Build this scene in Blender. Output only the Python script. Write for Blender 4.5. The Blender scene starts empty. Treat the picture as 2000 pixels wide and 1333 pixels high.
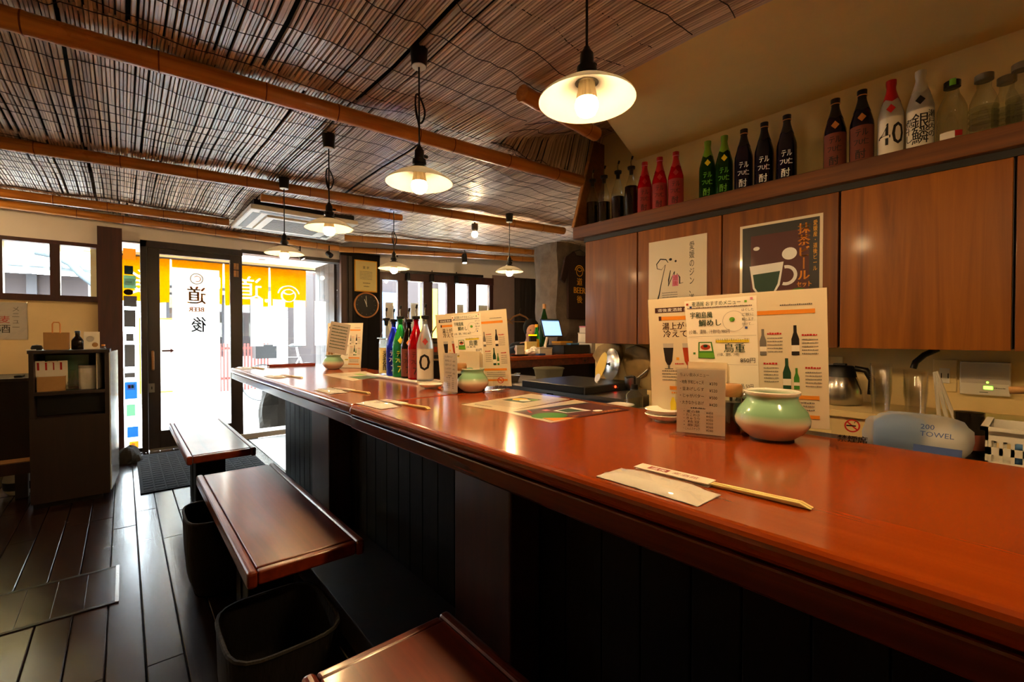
import bpy, math, random
from mathutils import Vector, Matrix
R = math.radians
random.seed(7)
S = bpy.context.scene
C = S.collection

# ---------------------------------------------------------------- camera
cd = bpy.data.cameras.new('camera'); cam = bpy.data.objects.new('camera', cd); C.objects.link(cam)
cam.location = (0, 0, 1.1); cam.rotation_euler = (R(89.2), 0, R(-40.5))
cd.sensor_width = 36; cd.lens = 16.0; cd.clip_start = .02; cd.clip_end = 200
S.camera = cam
# ---------------------------------------------------------------- world, exposure
W = bpy.data.worlds.new('sky'); S.world = W; W.use_nodes = True
bg = W.node_tree.nodes['Background']; bg.inputs[0].default_value = (.80, .91, 1, 1); bg.inputs[1].default_value = 26
S.view_settings.view_transform = 'Standard'; S.view_settings.look = 'None'
S.view_settings.exposure = 0.85; S.view_settings.gamma = 1; S.view_settings.use_curve_mapping = False
S.cycles.transparent_max_bounces = 48; S.cycles.max_bounces = 8; S.cycles.transmission_bounces = 8
BULB = 330.0
def portal(loc, rot, sx, sy):
    l = bpy.data.lights.new('daylight_portal', 'AREA'); l.shape = 'RECTANGLE'; l.size = sx; l.size_y = sy
    l.cycles.is_portal = True
    o = bpy.data.objects.new('daylight_portal', l); C.objects.link(o); o.location = loc; o.rotation_euler = rot
portal((.95, 6.9, 1.05), (R(90), 0, R(180)), 3.2, 2.2)
portal((-1.2, 5.75, 1.66), (R(90), 0, R(180)), 2.2, .6)
portal((3.3, 5.6, 1.35), (R(90), 0, R(180 - 14)), 1.8, 1.0)

# ---------------------------------------------------------------- materials
def hx(h):
    h = h.lstrip('#'); f = lambda v: v / 12.92 if v <= .04045 else ((v + .055) / 1.055) ** 2.4
    return tuple(f(int(h[i:i + 2], 16) / 255) for i in (0, 2, 4)) + (1,)
MATS = {}
def P(name, col, rough=.5, metal=0, spec=.5, trans=0, ior=1.45, coat=0, emit=None, es=0, alpha=1, sub=0, noise=0, nscale=8, bump=0, bscale=40, stretch=(1, 1, 1)):
    m = bpy.data.materials.new(name); m.use_nodes = True; nt = m.node_tree; b = nt.nodes['Principled BSDF']
    if isinstance(col, str): col = hx(col)
    I = b.inputs
    I['Base Color'].default_value = col; I['Roughness'].default_value = rough; I['Metallic'].default_value = metal
    I['Specular IOR Level'].default_value = spec; I['Transmission Weight'].default_value = trans; I['IOR'].default_value = ior
    I['Coat Weight'].default_value = coat; I['Coat Roughness'].default_value = .08; I['Alpha'].default_value = alpha
    if emit: I['Emission Color'].default_value = hx(emit) if isinstance(emit, str) else emit; I['Emission Strength'].default_value = es
    if noise or bump:
        tc = nt.nodes.new('ShaderNodeTexCoord'); mp = nt.nodes.new('ShaderNodeMapping'); mp.inputs['Scale'].default_value = stretch
        nt.links.new(tc.outputs['Object'], mp.inputs[0])
    if noise:
        n = nt.nodes.new('ShaderNodeTexNoise'); n.inputs['Scale'].default_value = nscale; n.inputs['Detail'].default_value = 5; n.inputs['Roughness'].default_value = .62
        nt.links.new(mp.outputs[0], n.inputs['Vector'])
        r = nt.nodes.new('ShaderNodeValToRGB'); a = Vector(col[:3])
        r.color_ramp.elements[0].color = tuple(a * (1 - noise)) + (1,); r.color_ramp.elements[1].color = tuple(min(1, v * (1 + noise)) for v in a) + (1,)
        r.color_ramp.elements[0].position = .3; r.color_ramp.elements[1].position = .7
        nt.links.new(n.outputs['Fac'], r.inputs[0]); nt.links.new(r.outputs[0], I['Base Color'])
    if bump:
        n2 = nt.nodes.new('ShaderNodeTexNoise'); n2.inputs['Scale'].default_value = bscale; n2.inputs['Detail'].default_value = 4
        nt.links.new(mp.outputs[0], n2.inputs['Vector'])
        bp = nt.nodes.new('ShaderNodeBump'); bp.inputs['Strength'].default_value = bump; bp.inputs['Distance'].default_value = .01
        nt.links.new(n2.outputs['Fac'], bp.inputs['Height']); nt.links.new(bp.outputs[0], I['Normal'])
    MATS[name] = m
    return m
def wood(name, c1, c2, axis='Y', rough=.4, coat=0, scale=1, bump=.15, rv=.12, spec=.5):
    m = bpy.data.materials.new(name); m.use_nodes = True; nt = m.node_tree; b = nt.nodes['Principled BSDF']; L = nt.links.new
    tc = nt.nodes.new('ShaderNodeTexCoord'); mp = nt.nodes.new('ShaderNodeMapping')
    s = {'X': (.9, 16, 16), 'Y': (16, .9, 16), 'Z': (16, 16, .9)}[axis]; mp.inputs['Scale'].default_value = tuple(v * scale for v in s)
    oi = nt.nodes.new('ShaderNodeObjectInfo'); va = nt.nodes.new('ShaderNodeVectorMath'); va.operation = 'ADD'
    sc = nt.nodes.new('ShaderNodeMath'); sc.operation = 'MULTIPLY'; sc.inputs[1].default_value = 37
    L(oi.outputs['Random'], sc.inputs[0]); L(tc.outputs['Object'], va.inputs[0]); L(sc.outputs[0], va.inputs[1]); L(va.outputs[0], mp.inputs[0])
    n = nt.nodes.new('ShaderNodeTexNoise'); n.inputs['Scale'].default_value = 1.6; n.inputs['Detail'].default_value = 7; n.inputs['Roughness'].default_value = .6; n.inputs['Distortion'].default_value = 1.2
    L(mp.outputs[0], n.inputs['Vector'])
    r = nt.nodes.new('ShaderNodeValToRGB'); r.color_ramp.elements[0].color = hx(c1); r.color_ramp.elements[1].color = hx(c2)
    r.color_ramp.elements[0].position = .32; r.color_ramp.elements[1].position = .68
    L(n.outputs['Fac'], r.inputs[0])
    hs = nt.nodes.new('ShaderNodeHueSaturation'); mr = nt.nodes.new('ShaderNodeMapRange'); mr.inputs['To Min'].default_value = .75; mr.inputs['To Max'].default_value = 1.25
    L(oi.outputs['Random'], mr.inputs[0]); L(mr.outputs[0], hs.inputs['Value']); L(r.outputs[0], hs.inputs['Color']); L(hs.outputs[0], b.inputs['Base Color'])
    mr2 = nt.nodes.new('ShaderNodeMapRange'); mr2.inputs['To Min'].default_value = max(.03, rough - rv); mr2.inputs['To Max'].default_value = rough + rv
    n3 = nt.nodes.new('ShaderNodeTexNoise'); n3.inputs['Scale'].default_value = 5; n3.inputs['Detail'].default_value = 6
    L(tc.outputs['Object'], n3.inputs['Vector']); L(n3.outputs['Fac'], mr2.inputs[0]); L(mr2.outputs[0], b.inputs['Roughness'])
    bp = nt.nodes.new('ShaderNodeBump'); bp.inputs['Strength'].default_value = bump; bp.inputs['Distance'].default_value = .004
    L(n.outputs['Fac'], bp.inputs['Height']); L(bp.outputs[0], b.inputs['Normal'])
    b.inputs['Coat Weight'].default_value = coat; b.inputs['Coat Roughness'].default_value = .12; b.inputs['Specular IOR Level'].default_value = spec
    MATS[name] = m
    return m
def thin_glass(name, tint=(1, 1, 1, 1), refl=1.0, ior=1.5):
    m = bpy.data.materials.new(name); m.use_nodes = True; nt = m.node_tree; nt.nodes.clear(); L = nt.links.new
    o = nt.nodes.new('ShaderNodeOutputMaterial'); t = nt.nodes.new('ShaderNodeBsdfTransparent'); t.inputs[0].default_value = tint
    g = nt.nodes.new('ShaderNodeBsdfGlossy'); g.inputs['Roughness'].default_value = .02
    f = nt.nodes.new('ShaderNodeLayerWeight'); f.inputs[0].default_value = .5; mx = nt.nodes.new('ShaderNodeMixShader')
    pw_ = nt.nodes.new('ShaderNodeMath'); pw_.operation = 'POWER'; pw_.inputs[1].default_value = 4.5
    mu = nt.nodes.new('ShaderNodeMath'); mu.operation = 'MULTIPLY_ADD'; mu.inputs[1].default_value = min(.8, .6 * refl); mu.inputs[2].default_value = .045 * refl
    L(f.outputs['Facing'], pw_.inputs[0]); L(pw_.outputs[0], mu.inputs[0]); L(mu.outputs[0], mx.inputs[0]); L(t.outputs[0], mx.inputs[1]); L(g.outputs[0], mx.inputs[2]); L(mx.outputs[0], o.inputs[0])
    MATS[name] = m; return m
def translucent(name, col, tr=.3, alpha=0.0, rough=.6):
    m = bpy.data.materials.new(name); m.use_nodes = True; nt = m.node_tree; nt.nodes.clear(); L = nt.links.new
    if isinstance(col, str): col = hx(col)
    o = nt.nodes.new('ShaderNodeOutputMaterial'); d = nt.nodes.new('ShaderNodeBsdfDiffuse'); d.inputs[0].default_value = col
    t = nt.nodes.new('ShaderNodeBsdfTranslucent'); t.inputs[0].default_value = col; mx = nt.nodes.new('ShaderNodeMixShader'); mx.inputs[0].default_value = tr
    L(d.outputs[0], mx.inputs[1]); L(t.outputs[0], mx.inputs[2])
    if alpha:
        tp = nt.nodes.new('ShaderNodeBsdfTransparent'); m2 = nt.nodes.new('ShaderNodeMixShader'); m2.inputs[0].default_value = alpha
        L(mx.outputs[0], m2.inputs[1]); L(tp.outputs[0], m2.inputs[2]); L(m2.outputs[0], o.inputs[0])
    else: L(mx.outputs[0], o.inputs[0])
    MATS[name] = m; return m
def reed_mat(name, c1, c2):
    m = bpy.data.materials.new(name); m.use_nodes = True; nt = m.node_tree; b = nt.nodes['Principled BSDF']; L = nt.links.new
    a = nt.nodes.new('ShaderNodeAttribute'); a.attribute_name = 'tone'
    r = nt.nodes.new('ShaderNodeValToRGB'); r.color_ramp.elements[0].color = hx(c1); r.color_ramp.elements[1].color = hx(c2)
    tc = nt.nodes.new('ShaderNodeTexCoord'); mp = nt.nodes.new('ShaderNodeMapping'); mp.inputs['Scale'].default_value = (90, 5, 5)
    n = nt.nodes.new('ShaderNodeTexNoise'); n.inputs['Scale'].default_value = 1; n.inputs['Detail'].default_value = 4
    mx = nt.nodes.new('ShaderNodeMath'); mx.operation = 'MULTIPLY_ADD'; mx.inputs[1].default_value = .55
    L(tc.outputs['Object'], mp.inputs[0]); L(mp.outputs[0], n.inputs['Vector'])
    ml = nt.nodes.new('ShaderNodeMath'); ml.operation = 'MULTIPLY'; ml.inputs[1].default_value = .6
    L(a.outputs['Fac'], ml.inputs[0]); L(n.outputs['Fac'], mx.inputs[0]); L(ml.outputs[0], mx.inputs[2]); L(mx.outputs[0], r.inputs[0]); L(r.outputs[0], b.inputs['Base Color'])
    b.inputs['Roughness'].default_value = .36; b.inputs['Specular IOR Level'].default_value = .9
    MATS[name] = m; return m

reed_mat('reed', '#6e472c', '#eed6b8')
P('thread', '#1c120c', .8)
wood('bamboo', '#94551c', '#cc8c3a', 'X', .32, .2, .5, .08)
wood('floor_wood', '#140806', '#2a150f', 'Y', .25, .1, 1, .12, .06, .4)
wood('counter_wood', '#8c3404', '#9a3e08', 'Y', .17, .25, .7, .0, .03)
wood('counter_edge', '#4a1509', '#6b2410', 'Y', .25, .4, .7, .04, .06)
wood('bench_wood', '#561a08', '#782a0c', 'Y', .3, .3, .8, .05, .05)
wood('black_board', '#060404', '#0f0906', 'Z', .6, 0, .9, .25, spec=.2)
wood('dark_post', '#2a0f0a', '#3f1a12', 'Z', .5, .05, .8, .1)
wood('door_wood', '#150d0c', '#241614', 'Z', .45, .1, .9, .1)
wood('red_frame', '#2a1010', '#421a18', 'Z', .5, .05, .9, .1)
wood('plank_grey', '#1f1815', '#3a2f2a', 'Z', .6, 0, .8, .25)
wood('cabinet_wood', '#693603', '#935406', 'Z', .42, .08, .55, .06, .05, .3)
wood('shelf_wood', '#5a2e06', '#7c4610', 'Y', .4, .2, .8, .06)
wood('cab_dark', '#170a08', '#26120d', 'Z', .5, .05, .8, .08)
wood('pale_wood', '#a06e3c', '#c08c52', 'X', .5, .0, .8, .06)
P('plaster_beige', '#dcc494', .9, noise=.06, nscale=3, bump=.1, bscale=120)
P('plaster_soffit', '#e8c878', .9, noise=.05, nscale=3); P('plaster_cream', '#e2ca90', .9, noise=.05, nscale=4, bump=.06, bscale=150)
P('plaster_white', '#f0ece8', .9, noise=.03, nscale=4)
P('plaster_pink', '#8f7d7a', .9, noise=.06)
P('stone', '#857565', .9, noise=.4, nscale=5, bump=.8, bscale=9)
P('pillar_stone', '#6b5f54', .95, noise=.3, nscale=7, bump=.9, bscale=14)
P('rock', '#2c2926', .9, noise=.4, nscale=6, bump=.8, bscale=9)
P('kitchen_stone', '#a98d5c', .8, noise=.4, nscale=5, bump=.5, bscale=12)
P('black', '#0c0b0b', .4); P('black_matte', '#0d0c0c', .8); P('dark_grey', '#2a2a2b', .5)
P('white', '#e6e2da', .5); P('paper_hand', '#f1ead8', .6, spec=.3); P('paper', '#e9e2d2', .55, spec=.3); P('paper_grey', '#b9b2a8', .6)
P('gloss_paper', '#ddd0b4', .3, coat=.5); P('enamel', '#efe9da', .3, coat=.3); P('ceramic', '#efeade', .15, coat=.5)
P('steel', '#b8b5b0', .22, 1); P('steel_dull', '#8d8a86', .4, 1); P('brass', '#c99a4e', .3, 1)
P('copper', '#d89050', .35, .5)
P('bulb_base', '#cdbb92', .5)
P('bulb', '#ffffff', .4, emit=(1, .62, .27, 1), es=BULB)
def led_dome(m, lo, hi):      # an LED dome sends most of its light down
    nt = m.node_tree; g = nt.nodes.new('ShaderNodeNewGeometry'); sp = nt.nodes.new('ShaderNodeSeparateXYZ'); mr = nt.nodes.new('ShaderNodeMapRange')
    mr.inputs['From Min'].default_value = .35; mr.inputs['From Max'].default_value = -.65; mr.inputs['To Min'].default_value = lo; mr.inputs['To Max'].default_value = hi
    nt.links.new(g.outputs['Normal'], sp.inputs[0]); nt.links.new(sp.outputs['Z'], mr.inputs[0]); nt.links.new(mr.outputs[0], nt.nodes['Principled BSDF'].inputs['Emission Strength'])
led_dome(MATS['bulb'], 8, 420)
P('bare_bulb', '#ffffff', .4, emit=(1, .66, .32, 1), es=270); P('spot_lens', '#ffffff', .4, emit=(1, .80, .52, 1), es=60)
P('orange', '#f0920a', .7); P('orange_print', '#e08a24', .6); P('orange_ink', '#e08a1a', .6); P('ink', '#151210', .6); P('brown_ink', '#3a1512', .6)
P('red_ink', '#b3221c', .6); P('yellow_ink', '#e6d02c', .6); P('green_ink', '#3a7d28', .6); P('dark_green', '#14402a', .5); P('blue_ink', '#23407e', .6)
P('maroon', '#4a100c', .5, coat=.1); P('lime', '#62a02a', .5); P('pink_ink', '#d07a94', .6); P('grey_ink', '#6f6a64', .6); P('amber_ink', '#a83a14', .5); P('gold_ink', '#e8a820', .6); P('white_ink', '#efefea', .6); P('yellow_card', '#e2cf86', .7)
P('fan_yellow', '#e8c028', .6); P('glare_side', '#b8c4cc', .12, spec=.8, coat=.5); P('skin', '#b07f62', .55, sub=.1); P('hair', '#0b0807', .7, spec=.2); P('black_cloth', '#0e0e10', .9); P('tshirt', '#2e1b16', .95)
P('liquid_dark', '#080403', .2); P('liquid_brown', '#120805', .2)
P('red_wrap', '#b0161c', .35, coat=.3); P('lime_wrap', '#6f9a1e', .4, coat=.3); P('navy_wrap', '#15121a', .4); P('black_wrap', '#100e10', .4); P('silver_wrap', '#c8c2b8', .35, metal=.4)
P('red_glass', '#d80c1c', .08, trans=.55, ior=1.3); P('green_glass', '#34c044', .08, trans=.75, ior=1.3); P('blue_glass', '#2a40f0', .08, trans=.75, ior=1.3); P('brown_glass', '#1c140a', .1, trans=.4, ior=1.3); P('navy_glass', '#161228', .12, trans=.2); P('darkgreen_glass', '#12380c', .1, trans=.4, ior=1.3)
P('frost_glass', '#dcdad4', .35, trans=.7, ior=1.2); P('clear_bottle', '#f2f4f0', .03, trans=1, ior=1.2); P('label_brown', '#6e3524', .7); P('label_red', '#8e2a26', .6)
P('acrylic', '#f4f6f4', .05, trans=1, ior=1.1)
P('celadon_plain', '#8fbf9a', .15, coat=.6)
P('screen', '#86b4ff', .3, emit='#86b4ff', es=1.2); P('red_led', '#ff2010', .3, emit='#ff2a10', es=6); P('green_led', '#60ff20', .3, emit='#70ff30', es=5); P('orange_led', '#ff5a10', .3, emit='#ff5a10', es=4)
P('plastic_white', '#d8d4c8', .4); P('plastic_blue', '#4f86c4', .5); P('mat_fibre', '#26282c', .95, bump=.6, bscale=300)
P('kraft', '#a8804e', .8, noise=.1); P('basket', '#0f0b09', .8, noise=.3, nscale=20, bump=.5, bscale=60, stretch=(1, 1, .3)); P('roof_tile', '#282f33', .5, noise=.15)
P('road', '#b9b7b2', .9, noise=.08); P('porch_stone', '#b5b1aa', .8, noise=.08); P('tube_black', '#15120f', .6); P('shop_dark', '#1c181c', .7); P('shop_wall', '#c4bcae', .9); P('fence_red', '#5a2019', .7); P('wall_red', '#170807', .8); P('yellow_sign', '#f0c400', .6, emit='#ffc800', es=1.0)
thin_glass('pane', (.97, .985, .98, 1), 1.0); thin_glass('cup_plastic', (.985, .985, .98, 1), 1.8); thin_glass('clear_wrap', (.975, .975, .97, 1), 1.2); thin_glass('clear_glass', (.9, .92, .9, 1), 1.8)
translucent('opal', (.42, .41, .38, 1), .5); translucent('st_orange', '#d87a18', .8); translucent('st_grey', '#3a332e', .6); translucent('st_green', '#5a8a6a', .7); translucent('st_blue', '#1c4f96', .8); translucent('st_dark', '#14201c', .6); translucent('st_white', '#c8ccc8', .7)
translucent('noren_cloth', (.30, .085, .0, 1), .55); translucent('frost_film', '#eef2f4', .6, .25); translucent('noren_white', (.62, .60, .56, 1), .6); translucent('bag_plastic', '#d4dae0', .5, .55); translucent('tub_plastic', '#8a8672', .4, .3); translucent('napkin', '#f4e8cc', .4)

def celadon():
    m = bpy.data.materials.new('celadon'); m.use_nodes = True; nt = m.node_tree; b = nt.nodes['Principled BSDF']; L = nt.links.new
    tc = nt.nodes.new('ShaderNodeTexCoord'); sp = nt.nodes.new('ShaderNodeSeparateXYZ'); r = nt.nodes.new('ShaderNodeValToRGB')
    L(tc.outputs['Object'], sp.inputs[0]); mr = nt.nodes.new('ShaderNodeMapRange'); mr.inputs['From Max'].default_value = .115
    L(sp.outputs['Z'], mr.inputs[0]); L(mr.outputs[0], r.inputs[0]); e = r.color_ramp.elements
    e[0].position = .22; e[0].color = hx('#c6ae96'); e[1].position = .55; e[1].color = hx('#86b58e')
    x = r.color_ramp.elements.new(.38); x.color = hx('#d6cbb0'); x = r.color_ramp.elements.new(.9); x.color = hx('#93c3a0'); x = r.color_ramp.elements.new(.955); x.color = hx('#dfe6d6')
    L(r.outputs[0], b.inputs['Base Color']); b.inputs['Roughness'].default_value = .14; b.inputs['Coat Weight'].default_value = .5
    MATS['celadon'] = m
celadon()

# ---------------------------------------------------------------- mesh helpers
def frame(o, r, u):
    r = Vector(r).normalized(); u = Vector(u); u = (u - r * u.dot(r)).normalized(); n = r.cross(u)
    return Matrix(((r.x, u.x, n.x, o[0]), (r.y, u.y, n.y, o[1]), (r.z, u.z, n.z, o[2]), (0, 0, 0, 1)))
class MB:
    def __init__(s): s.v = []; s.f = []; s.t = []
    def add(s, vs, fs, tone=.5):
        k = len(s.v); s.v += [tuple(p) for p in vs]; s.f += [tuple(i + k for i in q) for q in fs]; s.t += [tone] * len(fs); return s
    def box(s, x0, x1, y0, y1, z0, z1, tone=.5, M=None):
        vs = [(x, y, z) for x in (x0, x1) for y in (y0, y1) for z in (z0, z1)]
        if M: vs = [M @ Vector(p) for p in vs]
        return s.add(vs, [(0, 1, 3, 2), (4, 6, 7, 5), (0, 4, 5, 1), (2, 3, 7, 6), (0, 2, 6, 4), (1, 5, 7, 3)], tone)
    def hexa(s, b, t):      # bottom quad and top quad, counter-clockwise seen from above
        return s.add(list(b) + list(t), [(3, 2, 1, 0), (4, 5, 6, 7), (0, 1, 5, 4), (1, 2, 6, 5), (2, 3, 7, 6), (3, 0, 4, 7)])
    def prism(s, poly, h, M):   # poly in XY of M, extruded to +h in local z
        n = len(poly); vs = [M @ Vector((p[0], p[1], 0)) for p in poly] + [M @ Vector((p[0], p[1], h)) for p in poly]
        return s.add(vs, [tuple(reversed(range(n))), tuple(range(n, 2 * n))] + [(i, (i + 1) % n, n + (i + 1) % n, n + i) for i in range(n)])
    def tube(s, pts, r, n=8, caps=True, tone=.5):
        pts = [Vector(p) for p in pts]; rs = r if isinstance(r, (list, tuple)) else [r] * len(pts); k = len(s.v); vs = []
        up = None
        for i, p in enumerate(pts):
            d = (pts[min(i + 1, len(pts) - 1)] - pts[max(i - 1, 0)]).normalized()
            if up is None: up = Vector((0, 0, 1)) if abs(d.z) < .9 else Vector((1, 0, 0))
            a = d.cross(up).normalized(); b = a.cross(d); up = b
            vs += [p + (a * math.cos(2 * math.pi * j / n) + b * math.sin(2 * math.pi * j / n)) * rs[i] for j in range(n)]
        fs = [(i * n + j, i * n + (j + 1) % n, (i + 1) * n + (j + 1) % n, (i + 1) * n + j) for i in range(len(pts) - 1) for j in range(n)]
        if caps: fs += [tuple(reversed(range(n))), tuple(range((len(pts) - 1) * n, len(pts) * n))]
        return s.add(vs, fs, tone)
    def lathe(s, prof, n=24, o=(0, 0, 0), M=None, sq=0, sx=1, sy=1):
        vs = []
        for r, z in prof:
            for j in range(n):
                a = 2 * math.pi * j / n; c, q = math.cos(a), math.sin(a)
                if sq: k = (abs(c) ** sq + abs(q) ** sq) ** (-1 / sq)
                else: k = 1
                p = Vector((o[0] + r * k * c * sx, o[1] + r * k * q * sy, o[2] + z)); vs.append(M @ p if M else p)
        fs = [(i * n + j, i * n + (j + 1) % n, (i + 1) * n + (j + 1) % n, (i + 1) * n + j) for i in range(len(prof) - 1) for j in range(n)]
        if prof[0][0] > 1e-6: fs.append(tuple(reversed(range(n))))
        if prof[-1][0] > 1e-6: fs.append(tuple(range((len(prof) - 1) * n, len(prof) * n)))
        return s.add(vs, fs)
    def shell(s, prof, n=24, o=(0, 0, 0), **k):   # open lathe (no caps)
        q = MB().lathe(prof, n, o, **k); nf = (len(prof) - 1) * n
        return s.add(q.v, q.f[:nf])
    def build(s, name, mat, parent=None, smooth=False, bevel=0, W=False, bseg=2, sub=0, solid=0, loc=None):
        me = bpy.data.meshes.new(name); me.from_pydata(s.v, [], s.f); me.update()
        if smooth:
            for p in me.polygons: p.use_smooth = True
        mats = mat if isinstance(mat, (list, tuple)) else [mat]
        for q in mats: me.materials.append(MATS[q])
        o = bpy.data.objects.new(name, me); C.objects.link(o)
        if loc: o.location = loc
        if parent:
            o.parent = parent
            if W: o.matrix_parent_inverse = wmat(parent).inverted()
        if smooth is True and not sub:
            try: me.set_sharp_from_angle(angle=R(50))
            except Exception: pass
        if solid: md = o.modifiers.new('thickness', 'SOLIDIFY'); md.thickness = solid; md.offset = 0
        if bevel: md = o.modifiers.new('bevel', 'BEVEL'); md.width = bevel; md.segments = bseg; md.limit_method = 'ANGLE'
        if sub: md = o.modifiers.new('subdivision', 'SUBSURF'); md.levels = md.render_levels = sub
        return o
def wmat(o):
    m = o.matrix_basis.copy()
    if o.parent: m = wmat(o.parent) @ o.matrix_parent_inverse @ m
    return m
def tag(o, label, cat, group=None):
    o['label'] = label; o['category'] = cat
    if group: o['group'] = group
    return o
def thing(name, label, cat, loc=(0, 0, 0), rz=0, group=None):
    o = bpy.data.objects.new(name, None); C.objects.link(o); o.empty_display_size = .05
    o.location = loc; o.rotation_euler = (0, 0, rz); return tag(o, label, cat, group)
def struct(o): o['kind'] = 'structure'; return o
def sroot(name, loc=(0, 0, 0), rz=0):
    o = bpy.data.objects.new(name, None); C.objects.link(o); o.location = loc; o.rotation_euler = (0, 0, rz); o['kind'] = 'structure'; return o
def bx(name, mat, x0, x1, y0, y1, z0, z1, parent=None, bevel=0, W=True):
    return MB().box(x0, x1, y0, y1, z0, z1).build(name, mat, parent, bevel=bevel, W=W and parent is not None)
_tc = {}
def tmesh(s, vertical=False, lead=1.0):
    key = (s, vertical, lead)
    if key not in _tc:
        c = bpy.data.curves.new('lettering', 'FONT'); c.body = '\n'.join(s) if vertical else s; c.resolution_u = 2; c.space_line = lead
        c.align_x = 'CENTER' if vertical else 'LEFT'
        o = bpy.data.objects.new('lettering', c); C.objects.link(o)
        me = bpy.data.meshes.new_from_object(o.evaluated_get(bpy.context.evaluated_depsgraph_get()))
        vs = [tuple(v.co) for v in me.vertices]; fs = [tuple(p.vertices) for p in me.polygons]
        bpy.data.objects.remove(o); bpy.data.curves.remove(c); bpy.data.meshes.remove(me)
        if not vs: vs = [(0, 0, 0)]; fs = []
        x0 = min(v[0] for v in vs); x1 = max(v[0] for v in vs); y0 = min(v[1] for v in vs); y1 = max(v[1] for v in vs)
        _tc[key] = (vs, fs, (x0, x1, y0, y1))
    return _tc[key]
class Sheet:
    """flat print on a surface: x right, y up in metres from the sheet's lower-left corner"""
    def __init__(s, M, parent, lift=.0006, W=False, mirror=False): s.M = M; s.p = parent; s.m = {}; s.l = lift; s.W = W; s.mir = mirror; s.k = 0; s.cur = 'print'
    def mb(s, mat): return s.m.setdefault(mat, MB())
    def put(s, mat, vs, fs):
        s.k += 1; z = s.l + s.k * .000012
        big = max(max(v[0] for v in vs) - min(v[0] for v in vs), max(v[1] for v in vs) - min(v[1] for v in vs)) > .02
        (s.mb((mat, s.k, s.cur)) if big else s.mb((mat, 0, ''))).add([s.M @ Vector((-x if s.mir else x, y, z)) for x, y in vs], [tuple(reversed(f)) for f in fs] if s.mir else fs); return s
    def rect(s, mat, x0, y0, x1, y1): return s.put(mat, [(x0, y0), (x1, y0), (x1, y1), (x0, y1)], [(0, 1, 2, 3)])
    def poly(s, mat, pts): return s.put(mat, pts, [tuple(range(len(pts)))])
    def disc(s, mat, x, y, r, ry=None, n=24):
        ry = ry or r; return s.poly(mat, [(x + r * math.cos(2 * math.pi * i / n), y + ry * math.sin(2 * math.pi * i / n)) for i in range(n)])
    def ring(s, mat, x, y, r, w, n=32, a0=0, a1=360, ry=None):
        k = (ry or r) / r; vs = []; fs = []
        for i in range(n + 1):
            a = R(a0 + (a1 - a0) * i / n)
            vs += [(x + (r - w) * math.cos(a), y + (r - w) * k * math.sin(a)), (x + r * math.cos(a), y + r * k * math.sin(a))]
        return s.put(mat, vs, [(2 * i, 2 * i + 1, 2 * i + 3, 2 * i + 2) for i in range(n)])
    def stroke(s, mat, pts, w):     # brush stroke, w one width or a list
        n = len(pts); vs = []
        for i, p in enumerate(pts):
            a = Vector(pts[min(i + 1, n - 1)]) - Vector(pts[max(i - 1, 0)]); a = a.normalized() if a.length else Vector((1, 0)); q = Vector((-a.y, a.x)) * ((w[i] if isinstance(w, (list, tuple)) else w) / 2)
            vs += [tuple(Vector(p) - q), tuple(Vector(p) + q)]
        return s.put(mat, vs, [(2 * i, 2 * i + 2, 2 * i + 3, 2 * i + 1) for i in range(n - 1)])
    def text(s, mat, t, x, y, h, vertical=False, width=None, lead=1.0, center=False, bold=0):
        vs, fs, b = tmesh(t, vertical, lead); k = h / (b[3] - b[2]) if vertical or not width else h / max(.3, b[3] - b[2])
        if not vertical: k = h / .8
        kx = (width / (b[1] - b[0])) if width else k
        ox = x - (b[0] + b[1]) / 2 * kx if (vertical or center) else x - b[0] * kx
        s.cur = 'lettering'; n0 = len(vs)
        V2 = []; F2 = []
        for dx in ((0, bold) if bold else (0,)):
            F2 += [tuple(i + len(V2) for i in f) for f in fs]; V2 += [(ox + v[0] * kx + dx, y + ((v[1] - b[2]) if vertical else v[1]) * k) for v in vs]
        s.put(mat, V2, F2); s.cur = 'print'
        return s
    def scribble(s, mat, x, y, w, h, gap=.35):   # a line of print too small to read: short dashes
        cx = x; V2 = []; F2 = []
        while cx < x + w:
            d = h * random.uniform(.6, 1.1); e = min(cx + d * .75, x + w); t = y + h * random.uniform(.55, .8); k = len(V2); V2 += [(cx, y), (e, y), (e, t), (cx, t)]; F2.append((k, k + 1, k + 2, k + 3)); cx += d
        s.cur = 'small_print'; s.put(mat, V2, F2); s.cur = 'print'
        return s
    def done(s):
        for (mat, k, nm), m in s.m.items():
            o = m.build(nm or 'small_print', mat, s.p, W=s.W)
            if not k or nm == 'small_print': o['kind'] = 'stuff'

# ================================================================= THE SETTING
# ---- floor of dark planks running towards the door
fl = sroot('floor')
bx('subfloor', 'black_matte', -2.3, 5.4, -2.6, 5.5, -.12, -.018, fl)
pw = .104
k = 0
x = -2.24
while x < .99:
    y = -2.5 + random.uniform(-1.2, 0)
    while y < 5.48:
        y1 = min(y + random.uniform(1.5, 2.6), 5.49); y0 = max(y, -2.5)
        if y1 > y0 + .05:
            MB().box(x + .0015, x + pw - .0015, y0 + .001, y1 - .001, -.018, random.uniform(-.0015, .0005)).build('plank', 'floor_wood', fl, bevel=.003, bseg=1)
        y = y1 + .0005
        if y1 >= 5.48: break
    x += pw
bx('kitchen_floor', 'steel_dull', .99, 5.3, -2.5, 5.4, -.018, 0, fl)
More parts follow.
